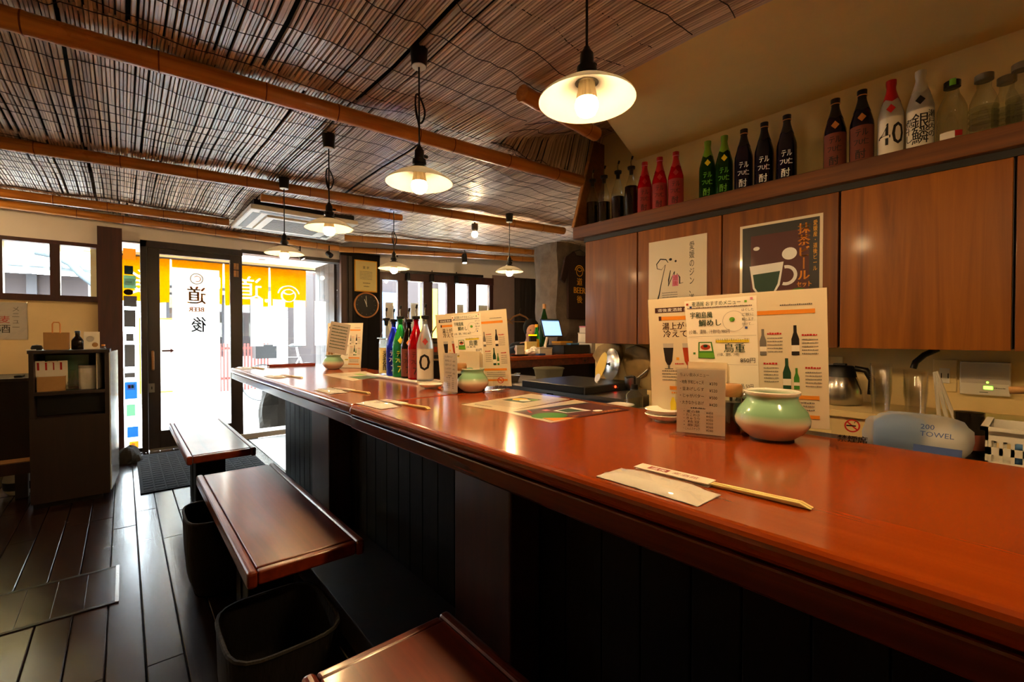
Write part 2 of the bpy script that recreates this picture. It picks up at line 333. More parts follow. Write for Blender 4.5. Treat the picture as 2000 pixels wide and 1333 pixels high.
# ---- shell
struct(bx('wall_back', 'plaster_beige', -2.3, 2.6, -2.6, -2.5, 0, 2.6))
struct(bx('wall_left', 'plaster_beige', -2.3, -2.2, -2.5, 5.6, 0, 2.6))
wr = sroot('wall_right')
bx('wall_face', 'plaster_cream', 2.52, 2.62, -2.5, 2.05, 0, 2.6, wr)
struct(bx('wall_kitchen_end', 'plaster_beige', 2.62, 5.3, 2.0, 2.05, 0, 2.6))
struct(bx('wall_far_right', 'plaster_pink', 5.25, 5.35, 2.0, 5.4, 0, 2.6))
ce = sroot('ceiling')
bx('upper_ceiling', 'black_matte', -2.3, 5.4, -2.6, 5.7, 2.55, 2.65, ce)
MB().hexa([(1.56, -2.55, 2.222), (2.55, -2.55, 2.222), (2.55, 1.73, 2.222), (1.56, 1.36, 2.222)], [(1.56, -2.55, 2.30), (2.55, -2.55, 2.30), (2.55, 1.73, 2.30), (1.56, 1.36, 2.30)]).build('soffit', 'plaster_soffit', ce, W=True)
bx('soffit_fascia', 'black_matte', 1.56, 1.6, -2.55, 1.36, 2.23, 2.5, ce)

# ---- reed mats hung under the ceiling, reeds running towards the door
def mat_shift(x, y0):      # each mat is about a metre wide and hung a little out of line
    i = math.floor((x + 5) / .97); return .05 * math.sin(i * 12.9898 + y0 * 7.1) + .03 * ((x + 5) / .97 - i - .5) * math.sin(i * 4.7 + y0)
def zsag(x, y): return .010 * math.sin(x * 3.1 + y * 1.7) + .008 * math.sin(y * 6.3 + x * 1.3) + .005 * math.sin(x * 11 + 2)
def reeds(name, xa, xb, ya, yb, zf=lambda x, y: 2.172, seg=4, y0f=None, pitch=.0135):
    m = MB(); x = xa
    while x < xb:
        w = pitch * random.uniform(.75, 1.15); y0 = (y0f(x) if y0f else ya) + random.uniform(-.02, .02); y1 = yb + random.uniform(-.02, .03)
        t = random.random() ** 1.3; r = w * .5
        if random.random() < .04: x += w * random.uniform(.3, 1.2)
        if math.floor((x + 5) / .97) != math.floor((x + w + 5) / .97): x += .012
        sk = random.uniform(-.006, .006); dz = random.uniform(-.0015, .0015)
        pts = []
        for i in range(seg + 1):
            yy = y0 + (y1 - y0) * i / seg; pts.append(Vector((x + sk * i / seg + random.uniform(-.001, .001), yy, zf(x, yy) + zsag(x, yy) + dz)))
        vs = []
        for p in pts: vs += [p + Vector((-r, 0, r * .6)), p + Vector((-r * .6, 0, -r * .55)), p + Vector((r * .6, 0, -r * .55)), p + Vector((r, 0, r * .6))]
        m.add(vs, [(i * 4 + j, i * 4 + 4 + j, i * 4 + 5 + j, i * 4 + 1 + j) for i in range(seg) for j in range(3)] + [(0, 1, 2, 3)], t)
        x += w * .98
    o = m.build(name, 'reed', ce); o['kind'] = 'stuff'
    at = o.data.attributes.new('tone', 'FLOAT', 'FACE'); at.data.foreach_set('value', m.t)
    th = MB(); y = ya + .05
    while y < yb - .02:
        pts = []; x = xa; ph = random.uniform(0, 6)
        while x < xb:
            yy = y + .014 * math.sin(x * 7 + ph) + .010 * math.sin(x * 17 + 2 * ph) + random.uniform(-.006, .006) + mat_shift(x, ya)
            if not y0f or yy > y0f(x): pts.append((x, yy, zf(x, yy) + zsag(x, yy) - .0062))
            x += random.uniform(.03, .06)
        if len(pts) > 2: th.tube(pts, .0019, 3, False)
        y += random.uniform(.125, .165)
    o = th.build('thread', 'thread', ce); o['kind'] = 'stuff'
reeds('reed_mat', -2.2, 1.585, -1.6, .42); reeds('reed_mat', -2.2, 1.585, .40, 2.10)
reeds('reed_mat', -2.2, 1.585, 2.05, 3.52); reeds('reed_mat', -2.2, 1.585, 3.48, 4.86, seg=6)
reeds('reed_mat', -2.2, 1.96, 4.82, 5.40, seg=3)
reeds('reed_mat', 1.585, 2.52, 1.40, 2.08, seg=20, zf=lambda x, y: 2.172 + .30 * min(1, max(0, (x - 1.585) / .85)) * (1 - min(1, max(0, (y - 1.985) / .07))), y0f=lambda x: 1.375 + .385 * (x - 1.585))
reeds('reed_mat', 1.585, 4.2, 2.05, 3.35, seg=5, pitch=.0135)
reeds('reed_mat', 1.585, 5.2, 3.30, 4.84, seg=5, pitch=.0135)
# dark rough folds where the mats meet above the poles
# ---- bamboo poles
def pole(p0, p1, r, label):
    p0 = Vector(p0); p1 = Vector(p1); L = (p1 - p0).length; pts = []; rs = []; d = 0; nodes = []
    while d < L: nodes.append(d + random.uniform(.1, .2)); d += random.uniform(.28, .4)
    n = int(L / .06); ds = sorted([i * L / n for i in range(n + 1)] + [q + e for q in nodes for e in (-.012, -.004, 0, .004, .012) if 0 < q + e < L])
    for q in ds:
        b = min([abs(q - a) for a in nodes] + [9]); rr = r * (1 + .012 * math.sin(q * 3)) * (1.0 + (.05 if b < .006 else 0) - (.05 if b < .001 else 0))
        pts.append(Vector((q, .006 * math.sin(q * 1.1), .004 * math.sin(q * 1.7)))); rs.append(rr)
    o = MB().tube(pts, rs, 14).build('bamboo_pole', 'bamboo', smooth=True)
    dv = p1 - p0; o.matrix_basis = frame(p0, dv, (0, 0, 1))
    for a in nodes:
        if .02 < a < L - .02: MB().tube([(a - .003, .006 * math.sin(a * 1.1), .004 * math.sin(a * 1.7)), (a + .002, .006 * math.sin(a * 1.1), .004 * math.sin(a * 1.7))], r * 1.045, 14, False).build('node', 'label_brown', o, True)
    tag(o, label, 'pole', 'bamboo poles under the reed ceiling'); return o
pole((-2.2, 2.33, 2.118), (2.30, 2.0, 2.118), .037, 'bamboo ceiling pole nearest the camera, running from upper left to the bottle shelf')
pole((-2.2, 3.88, 2.12), (3.3, 3.08, 2.12), .035, 'long bamboo ceiling pole just in front of the air conditioner')
pole((.775, 3.745, 2.105), (1.84, 3.63, 2.105), .03, 'short bamboo pole along the near side of the air conditioner')
pole((-2.2, 5.02, 2.12), (.74, 4.83, 2.12), .035, 'bamboo ceiling pole ending at the left side of the air conditioner')
pole((1.78, 4.80, 2.12), (4.25, 4.02, 2.12), .035, 'bamboo ceiling pole on the right reaching the stone pillar, above the hanging hangers')
pole((-2.2, 5.27, 2.118), (1.93, 5.39, 2.118), .034, 'bamboo ceiling pole nearest the entrance door')
pole((1.93, 5.37, 2.10), (4.55, 4.28, 2.10), .034, 'bamboo ceiling pole just in front of the narrow windows')
pole((1.285, 1.44, 2.118), (1.84, 1.50, 2.118), .034, 'short bamboo stub with cut end behind the nearest pendant lamp')

# ---- front wall with the entrance
wf = sroot('wall_front')
bx('lower_wall', 'plaster_beige', -2.2, -.167, 5.5, 5.6, 0, 1.39, wf)
bx('upper_band', 'plaster_white', -2.2, 2.5, 5.5, 5.6, 1.985, 2.6, wf)
bx('upper_wall', 'plaster_white', -2.2, -.167, 5.5, 5.6, 1.90, 1.985, wf)
bx('left_lintel', 'plaster_white', -.01, .126, 5.5, 5.6, 1.962, 1.985, wf)
t1 = struct(bx('trim_1', 'dark_post', -.167, -.001, 5.40, 5.60, 0, 2.055)); t1['label'] = 'thick dark red-brown wooden post left of the entrance'
t2 = struct(bx('trim_2', 'door_wood', .95, 2.0, 5.46, 5.6, 1.955, 1.992))
t3 = struct(bx('trim_3', 'porch_stone', .9, 1.96, 5.44, 5.66, 0, .055)); 
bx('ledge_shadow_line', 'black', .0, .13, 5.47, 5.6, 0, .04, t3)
# left windows
w1 = sroot('window_1', (-.45, 5.5, 1.39))
for (a, b, c, d) in [(-2.2, -.167, 1.388, 1.437), (-2.2, -.167, 1.870, 1.902)]: bx('rail', 'red_frame', a, b, 5.47, 5.57, c, d, w1)
for a, b in [(-.468, -.406), (-.80, -.737), (-1.13, -1.068), (-1.46, -1.40), (-1.79, -1.73), (-2.2, -2.14), (-.176, -.167)]: bx('mullion', 'red_frame', a, b, 5.475, 5.565, 1.437, 1.87, w1)
for a, b in [(-.406, -.176), (-.737, -.468), (-1.068, -.80), (-1.40, -1.13), (-1.73, -1.46), (-2.14, -1.79)]: bx('pane', 'pane', a, b, 5.52, 5.524, 1.437, 1.87, w1)
# sidelight with stickers
w2 = sroot('window_2', (.06, 5.5, 0))
bx('pane', 'pane', 0, .126, 5.53, 5.534, .05, 1.962, w2)
bx('top_rail', 'dark_post', -.001, .126, 5.5, 5.56, 1.955, 1.966, w2)
sh = Sheet(frame((0, 5.528, 0), (1, 0, 0), (0, 0, 1)), w2, W=True)
for (x0, x1, y0, y1, m) in [(.005, .095, 1.80, 1.90, 'st_orange'), (.012, .075, 1.66, 1.74, 'st_dark'), (.006, .095, 1.53, 1.65, 'st_green'), (.005, .10, 1.36, 1.46, 'st_grey'), (.005, .09, 1.17, 1.33, 'st_grey'), (.018, .075, 1.04, 1.11, 'st_grey'), (.006, .082, .80, 1.01, 'st_grey'), (.006, .082, .70, .745, 'st_grey'), (.006, .095, .50, .66, 'st_blue'), (.016, .08, .34, .45, 'st_green'), (.02, .10, .14, .24, 'st_blue'), (.035, .10, .04, .10, 'st_orange')]:
    sh.rect(m, x0, y0, x1, y1)
sh.rect('st_white', .015, 1.56, .085, 1.62).rect('st_white', .02, .585, .08, .64).rect('red_ink', .03, .60, .048, .63).rect('green_ink', .052, .60, .07, .63).rect('st_white', .05, .055, .075, .085)
sh.disc('shop_dark', .04, 1.495, .035, .028); sh.text('brown_ink', 'FREE', .022, 1.58, .018); sh.done()
# entrance door
d1 = sroot('door_1', (.55, 5.5, 0))
bx('jamb', 'door_wood', .126, .172, 5.44, 5.60, 0, 1.98, d1); bx('head', 'door_wood', .126, .953, 5.44, 5.6, 1.92, 1.98, d1)
bx('stile', 'door_wood', .174, .268, 5.465, 5.515, .01, 1.918, d1, .004); bx('stile', 'door_wood', .844, .953, 5.465, 5.515, .01, 1.918, d1, .004)
bx('top_rail', 'door_wood', .268, .844, 5.467, 5.513, 1.868, 1.918, d1); bx('bottom_rail', 'door_wood', .268, .844, 5.467, 5.513, .012, .182, d1)
bx('glass', 'pane', .268, .844, 5.488, 5.492, .182, 1.868, d1)
bx('frosted_film', 'frost_film', .362, .753, 5.4925, 5.4935, .182, 1.755, d1)
hd = MB(); hd.tube([(.21, 5.465, .77), (.21, 5.44, .78), (.21, 5.432, .85), (.21, 5.44, .93), (.21, 5.465, .94)], .011, 8); hd.build('handle', 'pale_wood', d1, True, W=True)
lk = bx('lock', 'steel_dull', .178, .222, 5.458, 5.466, .555, .64, d1, .002); bx('keyhole', 'black', .196, .204, 5.456, 5.459, .585, .61, lk)
bx('door_sweep', 'steel_dull', .18, .95, 5.46, 5.47, .0, .02, d1)
sh = Sheet(frame((.56, 5.487, 0), (1, 0, 0), (0, 0, 1)), d1, W=True, mirror=True)
sh.text('orange_print', '道', -.075, 1.42, .15, width=.15, bold=.006); sh.text('orange_print', 'BEER', -.06, 1.33, .05, width=.125, bold=.004); sh.text('ink', '後', -.075, 1.14, .13, width=.12, bold=.004)
sh.ring('white_ink', 0, 1.655, .055, .008); sh.ring('orange_print', -.005, 1.655, .03, .006, 24, 30, 300)
sh.done()
sh = Sheet(frame((.30, 5.487, .945), (1, 0, 0), (0, 0, 1)), d1, W=True)
sh.rect('maroon', -.02, -.008, .045, .008).poly('maroon', [(.045, -.022), (.075, 0), (.045, .022)]); sh.done()
wc = thing('wooden_charm', 'small wooden tally plates fixed high on the door stile', 'charm', (.90, 5.462, 1.74))
for i in range(2):
    for j in range(2): bx('plate', 'pale_wood', .876 + i * .024, .896 + i * .024, 5.455, 5.464, 1.70 + j * .075, 1.765 + j * .075, wc)
# fixed glass right of the door
w3 = sroot('window_3', (1.44, 5.5, 0))
bx('pane', 'pane', .953, 1.96, 5.53, 5.536, .055, 1.955, w3)
for a, b in [(1.038, 1.16), (1.256, 1.381), (1.471, 1.597), (1.699, 1.826)]: bx('frosted_strip', 'frost_film', a, b, 5.5275, 5.5292, .975, 1.492, w3)

# ---- corner column with planks
col = sroot('wall_corner', (2.2, 5.5, 0))
bx('core', 'black_board', 1.98, 2.47, 5.46, 5.62, 0, 2.10, col)
for a, b, f, m in [(1.965, 2.03, 5.41, 'dark_post'), (2.032, 2.055, 5.43, 'plank_grey'), (2.058, 2.105, 5.425, 'plank_grey'), (2.108, 2.15, 5.43, 'black_board'), (2.152, 2.30, 5.44, 'black_board'), (2.302, 2.40, 5.44, 'black_board')]:
    bx('board', m, a, b, f, 5.47, 0, 2.045, col, .003)
for i, (a, b) in enumerate([(5.62, 5.80), (5.805, 5.98), (5.985, 6.15), (6.155, 6.33)]): bx('board', 'plank_grey', 1.955, 1.985, a, b, 0, 1.99, col, .003)

# ---- angled front wall with five narrow windows
AN = math.atan(-.25)
wa = sroot('wall_front_angled', (2.43, 5.5, 0), AN)
def ab(name, mat, x0, x1, y0, y1, z0, z1, parent=None, bevel=0): return MB().box(x0, x1, y0, y1, z0, z1).build(name, mat, parent or wa, bevel=bevel)
ab('upper_band', 'plaster_white', -.1, 3.1, .02, .14, 1.90, 2.6)
ab('sill_wall', 'red_frame', -.1, 1.62, .02, .14, 0, .86)
ab('plaster', 'plaster_pink', 1.62, 1.97, .01, .14, 0, 1.95)
for i in range(5): ab('board', 'plank_grey', 1.972 + i * .088, 2.056 + i * .088, -.01 + .006 * (i % 2), .14, 0, 1.93, bevel=.003)
ab('dark_board', 'black', 2.41, 2.9, -.03, .14, 0, 2.2)
w4 = sroot('window_4', (2.43, 5.5, 0), AN)
ab('head', 'red_frame', -.02, 1.63, -.01, .1, 1.80, 1.90, w4); ab('sill', 'red_frame', -.02, 1.63, -.03, .1, .85, .90, w4)
px = [(.086, .280), (.412, .616), (.742, .941), (1.066, 1.252), (1.374, 1.570)]
edges = [-.02] + [v for p in px for v in p] + [1.63]
for i in range(0, len(edges), 2): ab('mullion', 'red_frame', edges[i], edges[i + 1], 0, .09, .90, 1.80, w4, .004)
for a, b in px: ab('pane', 'pane', a, b, .05, .054, .90, 1.80, w4)
for i, (a, b) in enumerate([(.13, .24), (.46, .56), (1.1, 1.2), (1.42, 1.56)]): ab('posted_sheet', 'paper', a, b, .056, .058, 1.02 + .06 * (i % 2), 1.52, w4)

# ================================================================= OUTSIDE
po = sroot('porch')
bx('porch_floor', 'porch_stone', -2.4, 2.0, 5.6, 6.75, -.06, 0, po); bx('porch_ceiling', 'plaster_white', -.2, 1.99, 5.6, 6.35, 1.99, 2.06, po)
bx('lintel', 'plaster_cream', -.3, 2.1, 6.35, 6.47, 1.945, 2.3, po)
bx('porch_side', 'plaster_cream', -.22, -.17, 5.6, 6.4, 0, 2.06, po)
bx('eave_soffit', 'plaster_cream', -2.6, -.23, 5.6, 6.6, 1.955, 2.02, po)
dl = thing('downlight', 'round white downlight in the porch ceiling outside the door', 'light', (1.25, 6.0, 1.985)); MB().lathe([(.055, 0), (.06, .006)], 20).build('trim_ring', 'white', dl)
MB().lathe([(.04, -.002), (.04, .001)], 20).build('lens', 'steel_dull', dl)
road = struct(bx('street', 'road', -30, 40, 6.75, 60, -.08, -.03))
# noren curtain seen from behind
nr = thing('noren_curtain', 'orange split shop curtain with white print hanging outside the entrance', 'curtain', (.9, 6.3, 1.45))
MB().tube([(-.2, 6.3, 1.945), (1.95, 6.3, 1.945)], .010, 8).build('rod', 'dark_post', nr, W=True)
for a, b in [(-.06, .40), (.415, .90), (.915, 1.39), (1.405, 1.83)]:
    m = MB(); n = 16; nz = 8; vs = []
    for j in range(nz + 1):
        for i in range(n + 1):
            u = i / n; v = j / nz; sw = .018 * v * math.sin(u * 5 + a * 9) + .006 * math.sin(u * 19 + a)
            vs.append((a + (b - a) * (u - (.5 - u) * -.0 - (.04 * v * (u - .5))), 6.3 + sw, 1.94 - .485 * v + .008 * math.sin(u * 7 + a * 5) * v))
    m.add(vs, [(j * (n + 1) + i, j * (n + 1) + i + 1, (j + 1) * (n + 1) + i + 1, (j + 1) * (n + 1) + i) for j in range(nz) for i in range(n)])
    m.build('cloth_panel', 'noren_cloth', nr, True, W=True)
import bmesh
def flat_shape(kind, *p):
    if kind == 'text':
        t, w, h, bold = p; vs, fs, b = tmesh(t); kx = w / (b[1] - b[0]); ky = h / (b[3] - b[2]); return [((v[0] - (b[0] + b[1]) / 2) * kx, (v[1] - b[2]) * ky) for v in vs], fs
    x, y, r, w, a0, a1, n = p; vs = []; fs = []
    for i in range(n + 1):
        a = R(a0 + (a1 - a0) * i / n); vs += [(x + (r - w) * math.cos(a), y + (r - w) * math.sin(a)), (x + r * math.cos(a), y + r * math.sin(a))]
    return vs, [(2 * i, 2 * i + 1, 2 * i + 3, 2 * i + 2) for i in range(n)]
def dye(panel, cx, z0, shapes):
    for sh_ in shapes:
        vs, fs = flat_shape(*sh_); me = bpy.data.meshes.new('dyed_lettering'); me.from_pydata([(cx - x, 6.284, z0 + y) for x, y in vs], [], fs)
        bm = bmesh.new(); bm.from_mesh(me); bmesh.ops.remove_doubles(bm, verts=bm.verts, dist=1e-5); bm.to_mesh(me)
        ext = bmesh.ops.extrude_face_region(bm, geom=bm.faces[:]); bmesh.ops.translate(bm, vec=(0, .12, 0), verts=[v for v in ext['geom'] if isinstance(v, bmesh.types.BMVert)]); bmesh.ops.translate(bm, vec=(0, -.05, 0), verts=bm.verts[:]); bmesh.ops.recalc_face_normals(bm, faces=bm.faces[:])
        cm = bpy.data.meshes.new('cutter'); bm.to_mesh(cm); bm.free(); co = bpy.data.objects.new('cutter', cm); C.objects.link(co)
        md = panel.modifiers.new('cut', 'BOOLEAN'); md.operation = 'DIFFERENCE'; md.solver = 'EXACT'; md.object = co
        bpy.context.view_layer.update(); nm = bpy.data.meshes.new_from_object(panel.evaluated_get(bpy.context.evaluated_depsgraph_get())); old = panel.data
        if len(nm.polygons) > 20: nm.materials.clear(); nm.materials.append(MATS['noren_cloth']); panel.data = nm
        panel.modifiers.clear(); bpy.data.objects.remove(co)
        me.materials.append(MATS['noren_white']); o = bpy.data.objects.new('dyed_lettering', me); C.objects.link(o); o.parent = nr; o.matrix_parent_inverse = wmat(nr).inverted()
PN = [o for o in nr.children if o.name.startswith('cloth_panel')]
PN.sort(key=lambda o: min(v.co.x for v in o.data.vertices))
dye(PN[3], 1.615, 1.60, [('ring', 0, 0, .085, .012, 0, 360, 40), ('ring', 0, .10, .09, .012, 222, 318, 16), ('ring', 0, 0, .13, .012, 12, 168, 30)])
dye(PN[2], 1.16, 1.53, [('text', '道', .29, .28, 0)])
dye(PN[1], .66, 1.64, [('text', 'BEER', .42, .13, 0)])
dye(PN[0], .17, 1.53, [('text', '後', .28, .27, 0)])
# boulders
def boulder(name, label, c, r, sz, seed):
    rng = random.Random(seed); ph = [rng.uniform(0, 6) for _ in range(9)]; m = MB(); n = 18; nz = 10; prof = []; vs = []
    for j in range(nz + 1):
        t = j / nz; e = math.sin(math.pi * (.12 + .88 * t)) ** .55 if t > 0 else .8
        e = (1 - t ** 2.6) ** .5 * (1 + .0 * t) if t < 1 else 0
        for i in range(n):
            a = 2 * math.pi * i / n; q = 1 + .13 * math.sin(3 * a + ph[0] + 2 * t) + .09 * math.sin(5 * a + ph[1] - 4 * t) + .05 * math.sin(9 * a + ph[2] + 7 * t)
            vs.append((c[0] + r[0] * e * q * math.cos(a), c[1] + r[1] * e * q * math.sin(a), c[2] + sz * t * (1 + .06 * math.sin(a * 2 + ph[3]))))
    m.add(vs, [(j * n + i, j * n + (i + 1) % n, (j + 1) * n + (i + 1) % n, (j + 1) * n + i) for j in range(nz) for i in range(n)] + [tuple(reversed(range(n)))])
    o = m.build(name, 'rock', smooth=False); tag(o, label, 'rock'); return o
boulder('boulder', 'tall rough grey boulder standing outside the glass beside the entrance', (1.40, 5.98, 0), (.21, .17), .62, 3)
boulder('door_stone', 'small dark rough stone on the floor at the foot of the post', (.03, 5.17, 0), (.085, .14), .13, 5)
# bicycle outside
bi = thing('bicycle', 'white bicycle parked in the bright street outside the glass', 'bicycle', (1.9, 8.6, -.03))
for cx in (1.78, 2.50):
    m = MB(); m.tube([(cx + .30 * math.cos(2 * math.pi * i / 28), 8.6, .29 + .30 * math.sin(2 * math.pi * i / 28)) for i in range(29)], .016, 6, False); wh = m.build('wheel', 'dark_grey', bi, True, W=True)
    m = MB()
    for i in range(12): m.tube([(cx, 8.6, .29), (cx + .29 * math.cos(i * math.pi / 6), 8.6, .29 + .29 * math.sin(i * math.pi / 6))], .003, 4)
    m.build('spokes', 'steel', wh, W=True)
m = MB(); [m.tube(p, .016, 8) for p in [[(1.78, 8.6, .29), (1.95, 8.6, .72), (2.38, 8.6, .70), (2.18, 8.6, .30), (2.50, 8.6, .29)], [(2.18, 8.6, .30), (1.97, 8.6, .66)], [(2.38, 8.6, .70), (2.50, 8.6, .29)], [(2.36, 8.6, .70), (2.33, 8.6, .88)]]]; m.build('frame', 'white', bi, True, W=True)
MB().tube([(1.97, 8.6, .70), (1.99, 8.6, .98), (2.12, 8.35, 1.0)], .011, 8).build('handlebar', 'black', bi, True, W=True); MB().tube([(1.99, 8.6, .98), (2.12, 8.85, 1.0)], .011, 8).build('handlebar', 'black', bi, True, W=True)
MB().lathe([(.0, 0), (.06, .005), (.08, .03), (.05, .06), (0, .065)], 14, (2.32, 8.6, .88), sx=1.6).build('saddle', 'black', bi, True, W=True)
MB().box(1.66, 1.98, 8.46, 8.74, .70, .93).build('basket', 'black', bi, W=True)
# buildings across the street
def picket(label, x0, x1, y, h, n, mat):
    t = thing('picket_fence', label, 'fence', ((x0 + x1) / 2, y, -.03))
    for i in range(n):
        a = x0 + (x1 - x0) * i / n; bx('picket', mat, a, a + (x1 - x0) / n * .55, y, y + .02, -.03, h, t)
    for z in (.2, h - .12): bx('rail', mat, x0, x1, y + .02, y + .05, z, z + .05, t)
picket('red-brown picket fence across the street outside the door', .9, 2.35, 10.6, .92, 24, 'fence_red')
b1 = thing('bathhouse', 'traditional building with grey tiled roof seen through the high left windows', 'building', (-1.5, 11, 0))
bx('wall', 'wall_red', -6, -.45, 10.6, 14, -.03, 2.08, b1)
for i in range(10): bx('wall_post', 'shop_dark', -5.4 + i * .47, -5.28 + i * .47, 10.55, 10.62, -.03, 2.08, b1)
bx('eave_board', 'celadon_plain', -6.4, -.3, 10.05, 10.16, 2.05, 2.15, b1)
n = 0
for i in range(27):      # tile courses: each long rib a tile row
    a = -6.4 + i * .222; MB().hexa([(a, 10.0, 2.14), (a + .15, 10.0, 2.14), (a + .15, 13.4, 3.30), (a, 13.4, 3.30)], [(a + .03, 10.0, 2.20), (a + .12, 10.0, 2.20), (a + .12, 13.4, 3.37), (a + .03, 13.4, 3.37)]).build('tile_row', 'roof_tile', b1, W=True)
MB().hexa([(-6.4, 10.02, 2.10), (-.3, 10.02, 2.10), (-.3, 13.4, 3.26), (-6.4, 13.4, 3.26)], [(-6.4, 10.02, 2.15), (-.3, 10.02, 2.15), (-.3, 13.4, 3.31), (-6.4, 13.4, 3.31)]).build('roof_deck', 'roof_tile', b1, W=True)
m = MB(); m.tube([(-1.0, 9.9, 2.36), (-.8, 9.9, 2.33), (-.62, 9.9, 2.22), (-.5, 9.9, 2.06), (-.36, 9.9, 1.92), (-.2, 9.9, 1.86)], .055, 8); m.build('curved_gable', 'roof_tile', b1, True, W=True)
b2 = thing('shop_building', 'dark shop front across the street behind the split curtain', 'building', (2, 12.5, 0))
bx('wall', 'shop_wall', .4, 7.5, 12.2, 15, -.03, 4.5, b2)
for i, (a, b) in enumerate([(.7, 1.25), (1.35, 1.75), (2.0, 2.5), (3.0, 3.8)]):
    f = bx('window', 'shop_dark', a, b, 12.12, 12.2, .6, 2.0, b2); bx('shop_pane', 'clear_glass', a + .05, b - .05, 12.10, 12.11, .65, 1.95, f)
for i in range(22): bx('siding_board', 'white', 2.9, 7.4, 12.06 + .004 * (i % 2), 12.2, .0 + i * .17, .16 + i * .17, b2)
bx('garage_opening', 'shop_dark', 3.25, 3.72, 12.03, 12.1, .55, 1.35, b2); bx('awning', 'dark_grey', .6, 2.6, 11.5, 12.2, 2.1, 2.2, b2)
b3 = thing('street_shop', 'red-walled shop seen through the narrow windows', 'building', (5, 9.5, 0))
bx('wall', 'wall_red', 2.8, 5.6, 9.2, 11, -.03, 3.2, b3); bx('shutter', 'plastic_blue', 4.05, 4.6, 9.12, 9.2, 0, 2.0, b3); bx('shop_pane', 'dark_grey', 3.1, 3.5, 9.12, 9.2, .8, 2.0, b3)
bx('pale_wall', 'shop_wall', 5.6, 9, 9.0, 11, -.03, 3.4, b3)
sg = thing('street_banner', 'yellow standing banner glowing outside the middle narrow window', 'banner', (3.98, 6.95, 0)); bx('banner_sheet', 'yellow_sign', 3.86, 4.2, 6.94, 6.95, .55, 1.9, sg)
bx('pole', 'steel', 3.84, 3.86, 6.94, 6.96, -.03, 2.0, sg); bx('foot', 'dark_grey', 3.75, 4.2, 6.8, 7.1, -.03, 0, sg)
sb = thing('street_signboard', 'white upright signboard with orange edge outside the door glass', 'sign', (.36, 6.9, 0)); bx('board', 'white', .16, .62, 6.88, 6.92, .42, 1.28, sb); bx('edge_frame', 'orange_print', .14, .64, 6.9, 6.93, .40, 1.30, sb); [bx('leg', 'white', a, a + .03, 6.88, 6.92, -.03, .42, sb) for a in (.2, .55)]

# ================================================================= BAR COUNTER
ct = thing('bar_counter', 'long glossy red-brown wooden bar counter with dark plank front', 'counter', (1, 1.5, 0))
def ctop(name, y0, y1, xf, mat, z0, z1, dx=0):
    bk = lambda y: 1.30 + .047 * (y + .0) if y < 1.6 else 1.375 + .0 * y
    return MB().hexa([(xf, y0, z0), (bk(y0), y0, z0), (bk(y1), y1, z0), (xf, y1, z0)], [(xf, y0, z1), (bk(y0), y0, z1), (bk(y1), y1, z1), (xf, y1, z1)])
ctop('countertop', -1.6, 1.600, .604, '', .812, .85).build('countertop', 'counter_wood', ct, bevel=.016, W=True, bseg=4)
ctop('countertop', 1.603, 4.0, .612, '', .812, .85).build('countertop', 'counter_wood', ct, bevel=.014, W=True, bseg=4)
bx('apron', 'counter_edge', .612, .66, -1.6, 1.600, .768, .809, ct, .004); bx('apron', 'counter_edge', .62, .66, 1.603, 3.995, .768, .809, ct, .004)
bx('end_apron', 'counter_edge', .66, 1.36, 3.96, 3.995, .768, .81, ct)
bx('under_frame', 'counter_edge', .66, 1.32, -1.6, 3.95, .772, .81, ct)
y = -1.6
while y < 3.66:
    w = min(random.uniform(.10, .125), 3.68 - y); bx('board', 'black_board', .915, .938, y + .0015, y + w - .0015, 0, .772, ct, .003); y += w
for x0 in [.94, 1.06, 1.18]: bx('end_board', 'black_board', x0, x0 + .117, 3.66, 3.682, 0, .772, ct, .003)
bx('back_panel', 'steel_dull', 1.27, 1.29, -1.6, 3.66, 0, .772, ct)
for y0, y1 in [(2.39, 2.67), (.945, 1.22), (-.5, -.2)]:
    m = MB(); m.prism([(y0, 0), (y1, 0), (y1, .70), (y1 - .02, .738), (y1 - .05, .75), (y0, .75)], -.115, frame((.915, 0, 0), (0, 1, 0), (0, 0, 1)) ); m.build('support_leg', 'dark_post', ct, bevel=.006, W=True)
    bx('leg_cap', 'counter_edge', .72, .915, y0 - .06, y1 + .06, .748, .770, ct)
bx('foot_step', 'cab_dark', .60, .914, -1.6, 2.85, 0, .10, ct, .004)
# prep ledge behind the bar
lg = thing('prep_ledge', 'steel prep ledge hidden low behind the bar counter', 'counter', (1.6, .6, 0))
bx('ledge_top', 'steel_dull', 1.40, 1.74, -1.2, 1.15, .76, .78, lg); bx('ledge_body', 'steel_dull', 1.42, 1.72, -1.2, 1.15, 0, .76, lg)

